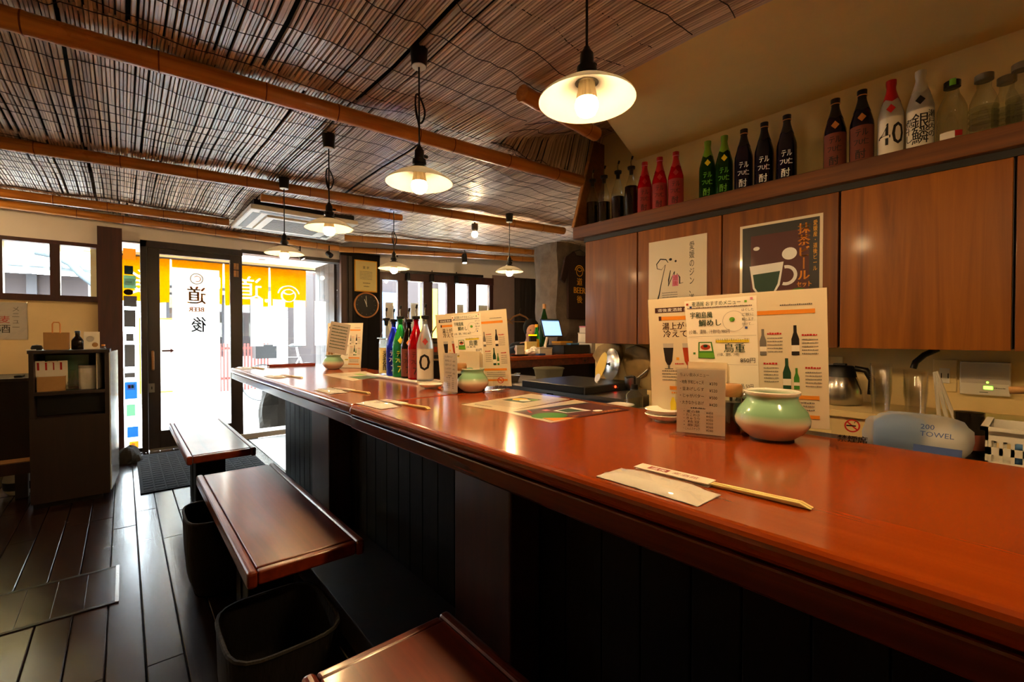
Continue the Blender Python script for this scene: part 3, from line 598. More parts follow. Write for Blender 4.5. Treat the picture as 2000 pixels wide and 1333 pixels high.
# ================================================================= BENCHES
for y0, y1, lab in [(-.32, .915, 'nearest red-brown bench seat at the bottom edge of the picture'), (1.40, 2.545, 'middle red-brown bench with framed edge along the bar'), (2.955, 4.20, 'far red-brown bench seat nearest the entrance door')]:
    b = thing('bench', lab, 'bench', (.415, (y0 + y1) / 2, 0), group='benches along the bar'); yc = (y0 + y1) / 2
    def lb(n, m, x0, x1, a, c, z0, z1, bev=.006): return MB().box(x0 - .415, x1 - .415, a - yc, c - yc, z0, z1).build(n, m, b, bevel=bev, bseg=3)
    lb('seat_board', 'bench_wood', .278, .552, y0 + .03, y1 - .03, .415, .447, .004)
    lb('edge_rail', 'bench_wood', .25, .277, y0, y1, .40, .449, .010); lb('edge_rail', 'bench_wood', .553, .58, y0, y1, .40, .449, .010)
    lb('end_rail', 'bench_wood', .278, .552, y0 + .004, y0 + .028, .405, .445, .006); lb('end_rail', 'bench_wood', .278, .552, y1 - .028, y1 - .004, .405, .445, .006)
    lb('bearer', 'black_board', .36, .47, y0 + .2, y1 - .2, .375, .414)
    for a in (y0 + .47, y1 - .45 - .14 + .14 - .14): lb('pedestal', 'black_board', .335, .495, a, a + .14, 0, .375)
for (x0, y0, h, lab) in [(.325, 1.395, .30, 'dark rounded wicker bag basket under the near end of the middle bench'), (.33, 2.39, .32, 'dark rounded bag basket under the far end of the middle bench')]:
    t = thing('bag_basket', lab, 'basket', (x0, y0, 0), group='bag baskets under the benches')
    MB().shell([(.0001, .004), (.115, .004), (.135, .06), (.145, h * .55), (.148, h), (.141, h), (.137, h * .5), (.11, .012), (.0001, .012)], 28, sq=4, sx=.95, sy=1.12).build('body', 'basket', t, True)
    m = MB(); m.tube([(.1445 * .95 * (abs(math.cos(a)) ** 4 + abs(math.sin(a)) ** 4) ** -.25 * math.cos(a), .1445 * 1.12 * (abs(math.cos(a)) ** 4 + abs(math.sin(a)) ** 4) ** -.25 * math.sin(a), h) for a in [2 * math.pi * i / 36 for i in range(37)]], .006, 6, False); m.build('rim', 'basket', t, True)

# ================================================================= FLOOR THINGS
fm = thing('door_mat', 'dark grey ribbed floor mat inside the entrance', 'mat', (.45, 4.6, 0)); bx('mat_body', 'mat_fibre', .08, .90, 4.02, 5.30, .0005, .008, fm, .002)
m = MB()
for i in range(18):
    for j in range(12): m.box(.10 + j * .066, .155 + j * .066, 4.05 + i * .069, 4.10 + i * .069, .0075, .0105)
m.build('tread_pattern', 'mat_fibre', fm, W=True)['kind'] = 'stuff'
ht = thing('floor_hatch', 'square plank floor hatch with dark metal frame', 'hatch', (-.4, 2.66, 0))
for i in range(8): bx('hatch_board', 'floor_wood', -.80 + i * .096, -.706 + i * .096, 2.48, 2.83, .0005, .003, ht, .001)
for a in [(-.82, -.035, 2.462, 2.478), (-.82, -.035, 2.832, 2.848), (-.82, -.802, 2.462, 2.848)]: bx('frame_bar', 'black', *a, .0005, .004, ht)
bx('frame_bar', 'steel', -.036, -.024, 2.462, 2.848, .0005, .005, ht)
st = thing('raised_step', 'raised wooden step platform below the high left windows', 'platform', (-1.3, 4.95, 0)); bx('deck', 'pale_wood', -2.19, -.47, 4.43, 5.49, .21, .25, st); bx('front_rail', 'dark_post', -2.19, -.47, 4.42, 4.45, .17, .245, st)
for a in (-2.15, -1.3, -.56): bx('leg', 'cab_dark', a, a + .06, 4.46, 4.52, 0, .21, st)
bx('skirting', 'dark_post', -2.19, -.47, 5.485, 5.498, .25, .30, st)
rl = thing('pale_roll', 'pale ceramic crock in the dark under the step beside the cabinet', 'crock', (-.55, 4.62, 0)); MB().lathe([(.06, 0), (.085, .03), (.09, .10), (.075, .15), (.05, .155), (0, .15)], 20).build('body', 'plastic_white', rl, True); MB().shell([(.0862, .035), (.0905, .06), (.0912, .09)], 20).build('band', 'black', rl, True)
# side cabinet by the door
cb = thing('side_cabinet', 'narrow dark wooden cabinet with open cubby beside the entrance', 'cabinet', (-.26, 4.32, 0))
X0, X1, Y0, Y1 = -.45, -.075, 4.10, 4.52
bx('lower_body', 'cab_dark', X0, X1, Y0, Y1, .03, .57, cb, .003); bx('plinth', 'black', X0 + .01, X1 - .04, Y0 + .02, Y1 - .02, 0, .03, cb)
for n_, m_, a in [('side', 'cab_dark', (X0, X0 + .022, Y0 - .0, Y1, .57, 1.0)), ('side', 'cab_dark', (X1 - .022, X1, Y0, Y1, .57, 1.0)), ('top', 'cab_dark', (X0 - .005, X1 + .005, Y0 - .01, Y1, .98, 1.0)), ('shelf', 'cab_dark', (X0 + .022, X1 - .022, Y0 - .01, Y1, .715, .735)), ('back', 'black', (X0 + .022, X1 - .022, Y1 - .02, Y1, .57, .98))]: bx(n_, m_, *a, cb)
bx('drawer', 'black', X0 + .025, X1 - .025, Y0 + .10, Y1 - .02, .575, .71, cb)
MB().hexa([(X1, Y0 + .004, .05), (X1 + .006, Y0 + .004, .05), (X1 + .042, Y1 + .05, .05), (X1, Y1 + .05, .05)], [(X1, Y0 + .004, .985), (X1 + .006, Y0 + .004, .985), (X1 + .042, Y1 + .05, .985), (X1, Y1 + .05, .985)]).build('side_panel', 'glare_side', cb, W=True)  # pale bluish colour paints the door light mirrored in the cabinet's side
def leaflet(x0, y0, z0, w, h, rx, rz, mat, lab, grp):
    o = MB().box(-w / 2, w / 2, -.002, .002, 0, h).build('leaflet', mat); o.location = (x0, y0, z0); o.rotation_euler = (R(rx), 0, R(rz)); tag(o, lab, 'leaflet', grp); return o
kb = thing('kraft_box', 'open kraft box holding leaflets in the cabinet cubby', 'box', (-.36, 4.2, .735))
for a in [(-.42, -.29, 4.15, 4.153, .737, .83), (-.42, -.29, 4.247, 4.25, .737, .83), (-.42, -.417, 4.153, 4.247, .737, .83), (-.293, -.29, 4.153, 4.247, .737, .83), (-.42, -.29, 4.15, 4.25, .735, .738)]: bx('wall', 'kraft', *a, kb)
for i in range(7):
    l = leaflet(-.405 + i * .017, 4.20 + .004 * (i % 2), .742, .045, .19 - .006 * (i % 3), 8, random.uniform(-6, 6), 'paper', ['leftmost', 'second', 'third', 'fourth', 'fifth', 'sixth', 'rightmost'][i] + ' from the left of the cream leaflets standing in the kraft box'.replace(' from the left', ' from the left' if 0 < i < 6 else ''), 'leaflets in the kraft box')
    q = Sheet(frame((-.02, -.0021, .02), (1, 0, 0), (0, 0, 1)), l); q.rect('red_ink', .006, .11, .016, .16).scribble('brown_ink', .004, .02, .03, .01); q.done()
fk = thing('glass_flask', 'clear conical glass flask standing in the cabinet cubby', 'flask', (-.255, 4.16, .7355)); MB().shell([(.0001, 0), (.04, .001), (.043, .012), (.018, .075), (.013, .09), (.013, .13), (.016, .132)], 20).build('body', 'clear_glass', fk, True)
MB().lathe([(.0, .003), (.038, .004), (.04, .012), (.03, .035), (0, .036)], 20).build('water', 'clear_glass', fk, True)
pb = thing('mesh_canister', 'pale square canister in the right of the cabinet cubby', 'canister', (-.185, 4.2, .7355)); MB().lathe([(.04, 0), (.043, .005), (.045, .15), (.042, .155), (0, .155)], 20, sq=5).build('body', 'plastic_white', pb, True); MB().lathe([(.046, .14), (.046, .158), (0, .16)], 20, sq=5).build('lid', 'paper_grey', pb, True)
leaflet(-.125, 4.16, .737, .10, .24, 0, 75, 'paper_grey', 'grey brochure leaning against the right side of the cubby', None)
leaflet(-.30, 4.47, .737, .22, .22, 0, 0, 'celadon_plain', 'green backed sheet at the back of the cubby', None)
gb = thing('paper_bag', 'small kraft gift bag with upright handle on top of the cabinet', 'bag', (-.335, 4.25, 1.0)); MB().hexa([(-.06, -.025, 0), (.06, -.025, 0), (.06, .025, 0), (-.06, .025, 0)], [(-.062, -.02, .115), (.062, -.02, .115), (.062, .02, .115), (-.062, .02, .115)]).build('body', 'kraft', gb, bevel=.002); MB().tube([(-.018, -.021, .11), (-.018, -.021, .17), (-.012, -.021, .182), (.012, -.021, .182), (.018, -.021, .17), (.018, -.021, .11)], .004, 6).build('handle', 'copper', gb, True)
jg = thing('brown_jug', 'small dark brown glass bottle beside the gift bag on the cabinet', 'bottle', (-.235, 4.24, 1.0)); MB().lathe([(.028, 0), (.031, .005), (.031, .06), (.02, .08), (.012, .09), (.012, .115), (0, .117)], 20).build('body', 'brown_glass', jg, True); MB().lathe([(.014, .113), (.014, .125), (0, .126)], 16).build('cap', 'black', jg, True)
bk = thing('picture_book', 'pale picture card standing on the cabinet next to the post', 'card', (-.165, 4.27, 1.0), R(8)); MB().box(-.04, .04, -.008, .008, 0, .12).build('card_body', 'paper', bk); q = Sheet(frame((-.04, -.008, 0), (1, 0, 0), (0, 0, 1)), bk); q.disc('kraft', .055, .03, .016).disc('paper_grey', .03, .07, .02); q.done()
fg = thing('orange_figurine', 'tiny orange capped jar at the right end of the cabinet top', 'jar', (-.105, 4.2, 1.0)); MB().lathe([(.012, 0), (.014, .01), (.010, .022), (0, .023)], 14).build('jar', 'clear_glass', fg, True); MB().lathe([(.010, .022), (.010, .032), (0, .034)], 14).build('lid', 'orange_print', fg, True)
bl = thing('black_pouch', 'small black pouch on the left of the cabinet top', 'pouch', (-.425, 4.22, 1.0)); MB().lathe([(.02, 0), (.026, .012), (.02, .03), (0, .034)], 16, sx=1.1).build('body', 'black_matte', bl, True); MB().tube([(-.02, 0, .004), (-.045, -.01, .002), (-.03, -.03, .002), (0, -.03, .003)], .003, 5).build('strap', 'white', bl, True)
lc = thing('low_cabinet', 'low dark cabinet with pale top behind the narrow cabinet', 'cabinet', (-.63, 4.85, .25)); bx('body', 'cab_dark', -.80, -.47, 4.56, 5.1, .25, .78, lc, .003); bx('top', 'plank_grey', -.81, -.465, 4.55, 5.12, .78, .80, lc)
rc = thing('remote_control', 'black remote control lying on the low cabinet', 'remote', (-.56, 4.7, .8)); MB().box(-.02, .02, -.06, .06, 0, .015).build('body', 'black', rc, bevel=.003); MB().box(-.012, .012, -.04, .03, .0145, .0165).build('keypad', 'dark_grey', rc)
wp = thing('wall_notice', 'crinkled plastic-wrapped paper notice on the beige wall below the window', 'notice', (-.72, 5.495, 1.2)); bx('paper', 'paper_grey', -.86, -.605, 5.494, 5.497, 1.06, 1.365, wp)
m = MB(); nx = 9
vs = [(-.865 + .265 * i / nx, 5.490 + random.uniform(-.004, .003), 1.055 + .315 * j / nx) for j in range(nx + 1) for i in range(nx + 1)]; m.add(vs, [(j * (nx + 1) + i, j * (nx + 1) + i + 1, (j + 1) * (nx + 1) + i + 1, (j + 1) * (nx + 1) + i) for j in range(nx) for i in range(nx)]); m.build('plastic_wrap', 'clear_wrap', wp, W=True)
q = Sheet(frame((-.86, 5.4935, 1.06), (1, 0, 0), (0, 0, 1)), wp, W=True); q.text('grey_ink', 'メニュー', .19, .10, .17, vertical=True); q.text('red_ink', '麦', .10, .14, .05); q.text('ink', '酒', .09, .06, .06); q.done()

# ================================================================= CORNER COLUMN THINGS
cf = thing('framed_certificate', 'framed cream certificate hung above the round clock', 'certificate', (2.275, 5.43, 1.82)); bx('frame', 'gold_ink', 2.13, 2.415, 5.42, 5.438, 1.626, 2.01, cf); bx('paper', 'yellow_card', 2.142, 2.403, 5.4165, 5.421, 1.638, 1.998, cf)
q = Sheet(frame((2.142, 5.4165, 1.638), (1, 0, 0), (0, 0, 1)), cf, W=True); q.text('ink', '賞 状', .13, .27, .03, center=True)
for i in range(6): q.scribble('grey_ink', .05, .23 - i * .018, .16, .008)
q.scribble('ink', .09, .09, .09, .012).scribble('ink', .10, .05, .07, .012); q.done()
ck = thing('wall_clock', 'round black wall clock with copper rim on the corner column', 'clock', (2.275, 5.425, 1.463))
MC = frame((0, 0, 0), (1, 0, 0), (0, 0, 1)); MB().shell([(.140, -.012), (.156, -.012), (.158, .015), (.148, .022), (.140, .016)], 40, M=MC).build('rim', 'copper', ck, True); MB().lathe([(.142, -.01), (.142, .006), (0, .006)], 40, M=MC).build('dial', 'black', ck)
q = Sheet(frame((0, -.006, 0), (1, 0, 0), (0, 0, 1)), ck, .001)
for i in range(12):
    a = i * math.pi / 6; q.stroke('grey_ink', [(.108 * math.sin(a), .108 * math.cos(a)), (.124 * math.sin(a), .124 * math.cos(a))], .005)
q.done()
MB().box(-.004, .004, -.012, -.010, -.02, .075, M=Matrix.Rotation(R(-20), 4, 'Y')).build('hour_hand', 'white', ck); MB().box(-.003, .003, -.014, -.012, -.02, .11, M=Matrix.Rotation(R(-3), 4, 'Y')).build('minute_hand', 'white', ck)

# ================================================================= AIR CONDITIONER
ac = thing('air_conditioner', 'white square ceiling cassette air conditioner with dark vents', 'air conditioner', (1.18, 4.45, 2.06))
ax0, ax1, ay0, ay1 = .76, 1.62, 4.02, 4.88
MB().hexa([(ax0, ay0, 2.085), (ax1, ay0, 2.085), (ax1, ay1, 2.085), (ax0, ay1, 2.085)], [(ax0, ay0, 2.125), (ax1, ay0, 2.125), (ax1, ay1, 2.125), (ax0, ay1, 2.125)]).build('panel', 'plastic_white', ac, bevel=.012, W=True)
bx('housing', 'black', ax0 + .03, ax1 - .03, ay0 + .03, ay1 - .03, 2.12, 2.30, ac)
for a in [(ax0 + .08, ax1 - .08, ay0 + .04, ay0 + .10), (ax0 + .08, ax1 - .08, ay1 - .10, ay1 - .04), (ax0 + .04, ax0 + .10, ay0 + .12, ay1 - .12), (ax1 - .10, ax1 - .04, ay0 + .12, ay1 - .12)]: bx('vent', 'dark_grey', *a, 2.0835, 2.0855, ac)
bx('grille_frame', 'plastic_white', ax0 + .15, ax1 - .15, ay0 + .15, ay1 - .15, 2.070, 2.086, ac, .004); bx('grille', 'dark_grey', ax0 + .21, ax1 - .21, ay0 + .21, ay1 - .21, 2.0685, 2.0705, ac)
for i in range(14): bx('slat', 'steel_dull', ax0 + .21, ax1 - .21, ay0 + .22 + i * .031, ay0 + .226 + i * .031, 2.066, 2.069, ac)

# ================================================================= PENDANT LAMPS
def lamp(x, y, lab, rz=1.668, loop=None):
    t = thing('pendant_lamp', lab, 'lamp', (x, y, rz), group='enamel pendant lamps')
    H = 2.165 - rz
    MB().lathe([(0, H - .072), (.028, H - .07), (.034, H), (0, H)], 18).build('ceiling_cup', 'black', t, True)
    MB().lathe([(0, H - .0745), (.026, H - .074), (.026, H - .071)], 18).build('cup_ring', 'plastic_white', t, True)
    MB().tube([(0, 0, H - .07), (0, 0, .12)], .0035, 6).build('cord', 'tube_black', t, True)
    if loop:
        pts = [(.012 * math.sin(a) * 1.6 + .004, .010 * math.cos(a), loop + .055 * math.cos(a * 1.0) - .01 * math.sin(2 * a)) for a in [i * 2 * math.pi / 18 for i in range(33)]]
        MB().tube([(.003, 0, loop + .06)] + pts + [(0, 0, loop - .07)], .0035, 5).build('cord_loop', 'tube_black', t, True)
    MB().lathe([(0, .135), (.006, .134), (.012, .122), (.017, .115), (.018, .085), (.025, .082), (.026, .066), (.019, .064), (.020, .055), (.032, .052), (.036, .044)], 20).build('socket', 'black', t, True)
    MB().tube([(.016, 0, .10), (.034, 0, .10)], .006, 8).build('switch_key', 'black', t, True)
    m = MB(); m.shell([(.030, .047), (.05, .042), (.085, .026), (.115, .006), (.1225, -.002), (.1225, -.005), (.114, .002), (.084, .022), (.05, .037), (.030, .042)], 40); m.build('shade', 'opal', t, True)
    m = MB(); n = 28
    prof = [(.020, .042), (.022, .022), (.0255, .004), (.027, .0)]
    vs = []
    for r, z in prof:
        for j in range(n): q = r * (1 + (.05 if j % 2 else -.03)); vs.append((q * math.cos(2 * math.pi * j / n), q * math.sin(2 * math.pi * j / n), z))
    m.add(vs, [(i * n + j, i * n + (j + 1) % n, (i + 1) * n + (j + 1) % n, (i + 1) * n + j) for i in range(3) for j in range(n)]); m.build('bulb_base', 'bulb_base', t)
    MB().lathe([(.0265, .0), (.0295, -.010), (.029, -.022), (.023, -.035), (.012, -.042), (0, -.044)], 16).build('bulb', 'bulb', t, True)
    return t
lamp(.905, .766, 'large enamel pendant lamp nearest the camera at top centre right', 1.70)
lamp(.842, 1.516, 'second enamel pendant lamp above the bar, left of the nearest one', 1.668, .27)
lamp(.842, 2.49, 'third pendant lamp above the bar, in front of the air conditioner', 1.672, .26)
lamp(.84, 3.37, 'fourth pendant lamp over the far end of the bar before the entrance curtain', 1.655)
lamp(1.66, 3.405, 'pendant lamp hanging in front of the corner column beside the narrow windows', 1.635, .24)
lamp(.905, -.05, 'pendant lamp of the bar row beside the camera, outside the picture', 1.70)
lamp(2.60, 3.08, 'smallest pendant lamp over the register counter', 1.66)
# spots
def bare(loc, lab):
    s1 = thing('ceiling_spot', lab, 'light', loc, group='bare ceiling bulbs'); MB().lathe([(.03, .10), (.03, .05), (.02, .03), (0, .03)], 16).build('holder', 'black', s1, True); MB().tube([(0, 0, .10), (0, 0, .16)], .008, 6).build('stem', 'black', s1); MB().lathe([(0, .035), (.022, .025), (.03, .004), (.022, -.018), (0, -.026)], 16).build('bulb', 'bare_bulb', s1, True)
bare((2.47, 3.42, 2.02), 'bright bare ceiling bulb glowing below the reed mats'); bare((-1.2, 4.5, 2.02), 'bare ceiling bulb over the left seating area, outside the picture')
def spot(name, lab, loc, aim, lit, l=.11, r=.03, grp='black spotlights'):
    t = thing(name, lab, 'spotlight', loc, group=grp); d = Vector(aim).normalized(); M = frame((0, 0, 0), d.cross(Vector((0, 0, 1))).normalized() if abs(d.z) < .95 else (1, 0, 0), d.orthogonal()); 
    q = d.to_track_quat('Z', 'Y').to_matrix().to_4x4()
    MB().lathe([(0, -l * .5), (r * .8, -l * .5), (r, -l * .3), (r, l * .5), (r * .85, l * .5), (r * .85, l * .42), (0, l * .42)], 18, M=q).build('can', 'black', t, True)
    MB().lathe([(0, l * .43), (r * .8, l * .43), (r * .8, l * .46), (0, l * .47)], 18, M=q).build('lens', lit, t)
    MB().tube([(0, 0, 0), (0, 0, .10)], .007, 6).build('stem', 'black', t); return t
spot('spotlight', 'lit black spotlight angled down beside the far pendant lamp', (1.50, 5.375, 1.985), (.5, -.15, -.8), 'spot_lens')
spot('spotlight', 'lit black spotlight on the right pole in front of the narrow windows', (3.03, 4.40, 1.985), (-.1, -.2, -1), 'spot_lens')
spot('spotlight', 'small brown spotlight clamped under the pole near the corner column', (1.80, 5.33, 2.02), (.3, -.5, -.4), 'dark_grey', .07, .03)
tr = thing('track_rail', 'black lighting rail above the narrow windows', 'light rail', (3.3, 5.2, 1.92)); MB().box(.30, 1.45, -.06, -.03, 1.90, 1.93).build('rail', 'black', tr, W=False); tr.location = (2.43, 5.5, 0); tr.rotation_euler = (0, 0, AN)
for s_, lab in [(.40, 'leftmost unlit spotlight on the window lighting rail'), (.72, 'middle unlit spotlight on the window lighting rail'), (1.06, 'rightmost unlit spotlight on the window lighting rail')]:
    p = Matrix.Rotation(AN, 4, 'Z') @ Vector((s_, -.045, 0)); spot('rail_spotlight', lab, (2.43 + p.x, 5.5 + p.y, 1.85), (.0, -.1, -1), 'dark_grey', .11, .028, 'spotlights on the window rail')

# ================================================================= BOTTLE SHELF AND CABINETS
us = thing('wall_cabinet_shelf', 'dark wooden shelf board with bottles above the wall cabinets', 'shelf', (2.36, .2, 1.71)); bx('board', 'shelf_wood', 2.21, 2.52, -1.6, 1.985, 1.715, 1.79, us, .004); bx('recess_strip', 'black', 2.245, 2.52, -1.6, 1.92, 1.69, 1.715, us)
for i, (a, b, lab) in enumerate([(1.527, 1.914, 'narrow dark oak wall cabinet at the far left end, before the hung shirt'), (1.042, 1.523, 'oak wall cabinet carrying the white gin poster'), (.557, 1.038, 'oak wall cabinet carrying the matcha beer poster'), (.071, .553, 'plain oak wall cabinet right of the matcha poster'), (-.414, .067, 'oak wall cabinet cut by the right picture edge')]):
    t = thing('wall_cabinet', lab, 'cabinet', (2.38, (a + b) / 2, 1.045), group='oak wall cabinets'); bx('body', 'cab_dark', 2.27, 2.52, a, b, 1.05, 1.69, t); bx('door', 'cabinet_wood', 2.25, 2.269, a + .002, b - .002, 1.045, 1.69, t, .002)
pn = thing('end_board', 'upright dim brown board at the far end of the bottle shelf', 'board', (2.4, 1.99, 1.79)); MB().hexa([(2.215, 1.975, 1.79), (2.52, 1.975, 1.79), (2.52, 1.99, 1.79), (2.215, 1.99, 1.79)], [(2.41, 1.975, 2.40), (2.52, 1.975, 2.40), (2.52, 1.99, 2.40), (2.41, 1.99, 2.40)]).build('panel', 'shelf_wood', pn, W=True); MB().hexa([(2.205, 1.972, 1.79), (2.215, 1.972, 1.79), (2.215, 1.992, 1.79), (2.205, 1.992, 1.79)], [(2.40, 1.972, 2.40), (2.41, 1.972, 2.40), (2.41, 1.992, 2.40), (2.40, 1.992, 2.40)]).build('edge_strip', 'pale_wood', pn, W=True)

def wrap(sheetM, ang0, r, z0, vs):   # flat (x, y) -> cylinder
    return [(r * math.cos(ang0 + x / r), r * math.sin(ang0 + x / r), z0 + y) for x, y in vs]
def ctext(t, parent, mat, s, h, r, zc, ang, vertical=False, lead=.9, width=None, bold=0):
    vs, fs, b = tmesh(s, vertical, lead); k = h / (b[3] - b[2]); kx = width / (b[1] - b[0]) if width else k; cx = (b[0] + b[1]) / 2; cy = (b[2] + b[3]) / 2
    m = MB()
    for dx in ((0, bold) if bold else (0,)): m.add(wrap(None, ang, r, zc, [((v[0] - cx) * kx + dx, (v[1] - cy) * k) for v in vs]), fs)
    return m.build('lettering', mat, parent)
def band(r, z0, z1, a0, a1, n=16):
    m = MB(); vs = []
    for i in range(n + 1): a = a0 + (a1 - a0) * i / n; vs += [(r * math.cos(a), r * math.sin(a), z0), (r * math.cos(a), r * math.sin(a), z1)]
    m.add(vs, [(2 * i, 2 * i + 2, 2 * i + 3, 2 * i + 1) for i in range(n)]); return m
def bottle(loc, lab, glass, cap=None, capmat='black', r=.0415, h=.32, face=None, label=None, lz=(.02, .16), txt=None, tmat='ink', diamond=None, liquid=None, lh=.15, pourer=False, grp=None, big=None, wrapneck=True, thread=None, neckthin=.0125, base=None, name='sake_bottle'):
    t = thing(name, lab, 'bottle', loc, group=grp)
    a = face if face is not None else math.atan2(-loc[1], -loc[0]); nk = h * .93 if not pourer else h * .95
    prof = [(0, .004), (r * .8, 0), (r * .97, .004), (r, .012), (r, h * .52), (r * .97, h * .58), (r * .78, h * .68), (r * .50, h * .79), (neckthin * 1.15, h * .87), (neckthin, h * .90), (neckthin, nk), (neckthin * 1.25, nk + .001), (neckthin * 1.25, nk + .008), (0, nk + .008)]
    MB().lathe(prof, 28).build('body', glass, t, True)
    if liquid: MB().lathe([(0, .008), (r * .93, .008), (r * .95, .014), (r * .95, min(lh, h * .52)), (r * .93, lh), (0, lh + .0005)], 24).build('liquid', liquid, t, True)
    if cap == 'wrap':
        m = MB(); n = 24; zz = h * .70; vs = []
        rr = lambda z: [p for p in [(r * .97, h * .58), (r * .78, h * .68), (r * .50, h * .79), (neckthin * 1.15, h * .87), (neckthin, h * .9)]]
        def rad(z):
            pr = [(r * .97, h * .58), (r * .78, h * .68), (r * .50, h * .79), (neckthin * 1.15, h * .87), (neckthin, h * .90), (neckthin * 1.25, h * .94), (neckthin * 1.25, h)]
            for (r0, z0), (r1, z1) in zip(pr, pr[1:]):
                if z0 <= z <= z1: return r0 + (r1 - r0) * (z - z0) / (z1 - z0)
            return neckthin * 1.25
        lv = 6
        for k_ in range(lv + 1):
            for j in range(n):
                zb = h * .735 + .014 * (abs(((j + 2) % 6) - 3) / 3.0 - .5); z = zb + (h - zb) * k_ / lv; q = rad(z) + .0016; vs.append((q * math.cos(2 * math.pi * j / n), q * math.sin(2 * math.pi * j / n), z))
        m.add(vs, [(i * n + j, i * n + (j + 1) % n, (i + 1) * n + (j + 1) % n, (i + 1) * n + j) for i in range(lv) for j in range(n)] + [tuple(range(lv * n, lv * n + n))]); m.build('neck_wrap', capmat, t, True)
        if thread: MB().lathe([(neckthin * 1.25 + .002, h * .925), (neckthin * 1.25 + .003, h * .93), (neckthin * 1.25 + .002, h * .935)], 18).build('cord', thread, t, True)
    elif cap == 'cap': MB().lathe([(neckthin * 1.5, h * .90), (neckthin * 1.5, h * .99), (neckthin * 1.3, h), (0, h)], 20).build('cap', capmat, t, True)
    if pourer:
        MB().lathe([(neckthin * .8, nk - .02), (neckthin * 1.0, nk + .009), (neckthin * 1.75, nk + .012), (neckthin * 1.85, nk + .026), (neckthin * .6, nk + .028), (0, nk + .03)], 20).build('stopper', 'black', t, True)
        MB().tube([(0, 0, nk + .028), (0, .002, nk + .055), (0, -.004, nk + .075)], .0042, 8).build('spout', 'steel', t, True); MB().tube([(0, -.003, nk + .070), (0, -.010, nk + .088)], .006, 8).build('spout_cap', 'black', t, True)
    if label: band(r + .0008, lz[0], lz[1], a - 1.15, a + 1.15).build('label', label, t, True)
    if base: band(r + .0008, .004, base[1], a - 3.14, a + 3.14, 28).build('base_label', base[0], t, True)
    if diamond:
        pr2 = [(r, h * .50), (r, h * .52), (r * .97, h * .58), (r * .78, h * .68), (r * .50, h * .79)]
        def rd(z):
            for (r0, z0), (r1, z1) in zip(pr2, pr2[1:]):
                if z0 <= z <= z1: return r0 + (r1 - r0) * (z - z0) / (z1 - z0)
            return r * .5
        m = MB(); vs = []; fs = []; zc = h * .62
        for i_ in range(9):
            dz = -.019 + .038 * i_ / 8; wx = .016 * (1 - abs(dz) / .019); q = rd(zc + dz) + .0018
            for e_ in (-1, 0, 1): vs.append((q * math.cos(a + e_ * wx / r), q * math.sin(a + e_ * wx / r), zc + dz))
        m.add(vs, [(i_ * 3 + j_, i_ * 3 + j_ + 1, i_ * 3 + 4 + j_, i_ * 3 + 3 + j_) for i_ in range(8) for j_ in (0, 1)]); o = m.build('diamond_seal', diamond, t)
    if txt:
        for (s, hh, zc, da, vert, wd) in txt: ctext(t, t, tmat, s, hh, r + .0022, zc, a + da, vert, .85, wd, .0007)
    return t
SX, SZ = 2.335, 1.79
KU = [('テル', .028, .135, .0, False, .042), ('フU仁', .026, .098, -.05, False, .052), ('酎', .038, .048, -.1, False, .034)]
for i, (y, lab, liq, lh) in enumerate([(1.925, 'dark sauce bottle with pourer, leftmost on the bottle shelf', 'liquid_dark', .17), (1.832, 'dark sauce bottle with pourer, second from the shelf end board', 'liquid_dark', .15), (1.725, 'clear pourer bottle of brown liquor, third from the end board', 'liquid_brown', .16), (1.628, 'fuller clear pourer bottle next to the red bottles', 'liquid_brown', .20)]):
    bottle((SX, y, SZ), lab, 'clear_glass', r=.04, h=.31, liquid=liq, lh=lh, pourer=True, grp='pourer bottles on the shelf', base=('paper', .026), name='pourer_bottle')
for i, (y, lab) in enumerate([(1.535, 'red bottle with red neck foil, left of the three red ones'), (1.437, 'middle of the three red bottles with red neck foil'), (1.337, 'rightmost of the three red bottles with red neck foil')]):
    bottle((SX, y, SZ), lab, 'red_glass', 'wrap', 'red_wrap', label='label_red', lz=(.012, .165), txt=KU, tmat='brown_ink', diamond='red_wrap', grp='red shelf bottles', thread='pink_ink')
for y, lab in [(1.157, 'green bottle with lime neck foil, left of the pair'), (1.070, 'green bottle with lime neck foil, right of the pair beside the dark ones')]:
    bottle((SX, y, SZ), lab, 'darkgreen_glass', 'wrap', 'lime_wrap', txt=KU, tmat='lime', diamond='yellow_ink', grp='green shelf bottles')
for y, lab in [(.974, 'navy bottle with white brush lettering, left of three'), (.880, 'navy bottle with white brush lettering, middle of three'), (.783, 'navy bottle with white brush lettering, right of three')]:
    bottle((SX, y, SZ), lab, 'navy_glass', 'wrap', 'navy_wrap', txt=KU, tmat='white_ink', grp='navy shelf bottles', thread='copper')
for y, lab in [(.595, 'black bottle with brown paper label, left of the pair'), (.502, 'black bottle with brown paper label, next to the 40 bottle')]:
    bottle((SX, y, SZ), lab, 'navy_glass', 'wrap', 'black_wrap', label='label_brown', lz=(.012, .165), txt=KU, tmat='ink', diamond='copper', grp='black shelf bottles', thread='copper')
bottle((SX, .408, SZ), 'frosted bottle with large brushed 40 and bright red neck foil', 'frost_glass', 'wrap', 'red_wrap', label='paper', lz=(.008, .165), txt=[('40', .085, .098, 0, False, .085)], diamond='red_wrap')
bottle((SX, .320, SZ), 'white labelled sake bottle with silver foil neck and brush lettering', 'frost_glass', 'wrap', 'silver_wrap', label='paper', lz=(.008, .165), txt=[('銀鱗', .115, .090, 0, True, .05), ('瀬戸内の', .10, .105, .85, True, None), ('煮干し', .09, .09, -.85, True, None)], diamond='black')
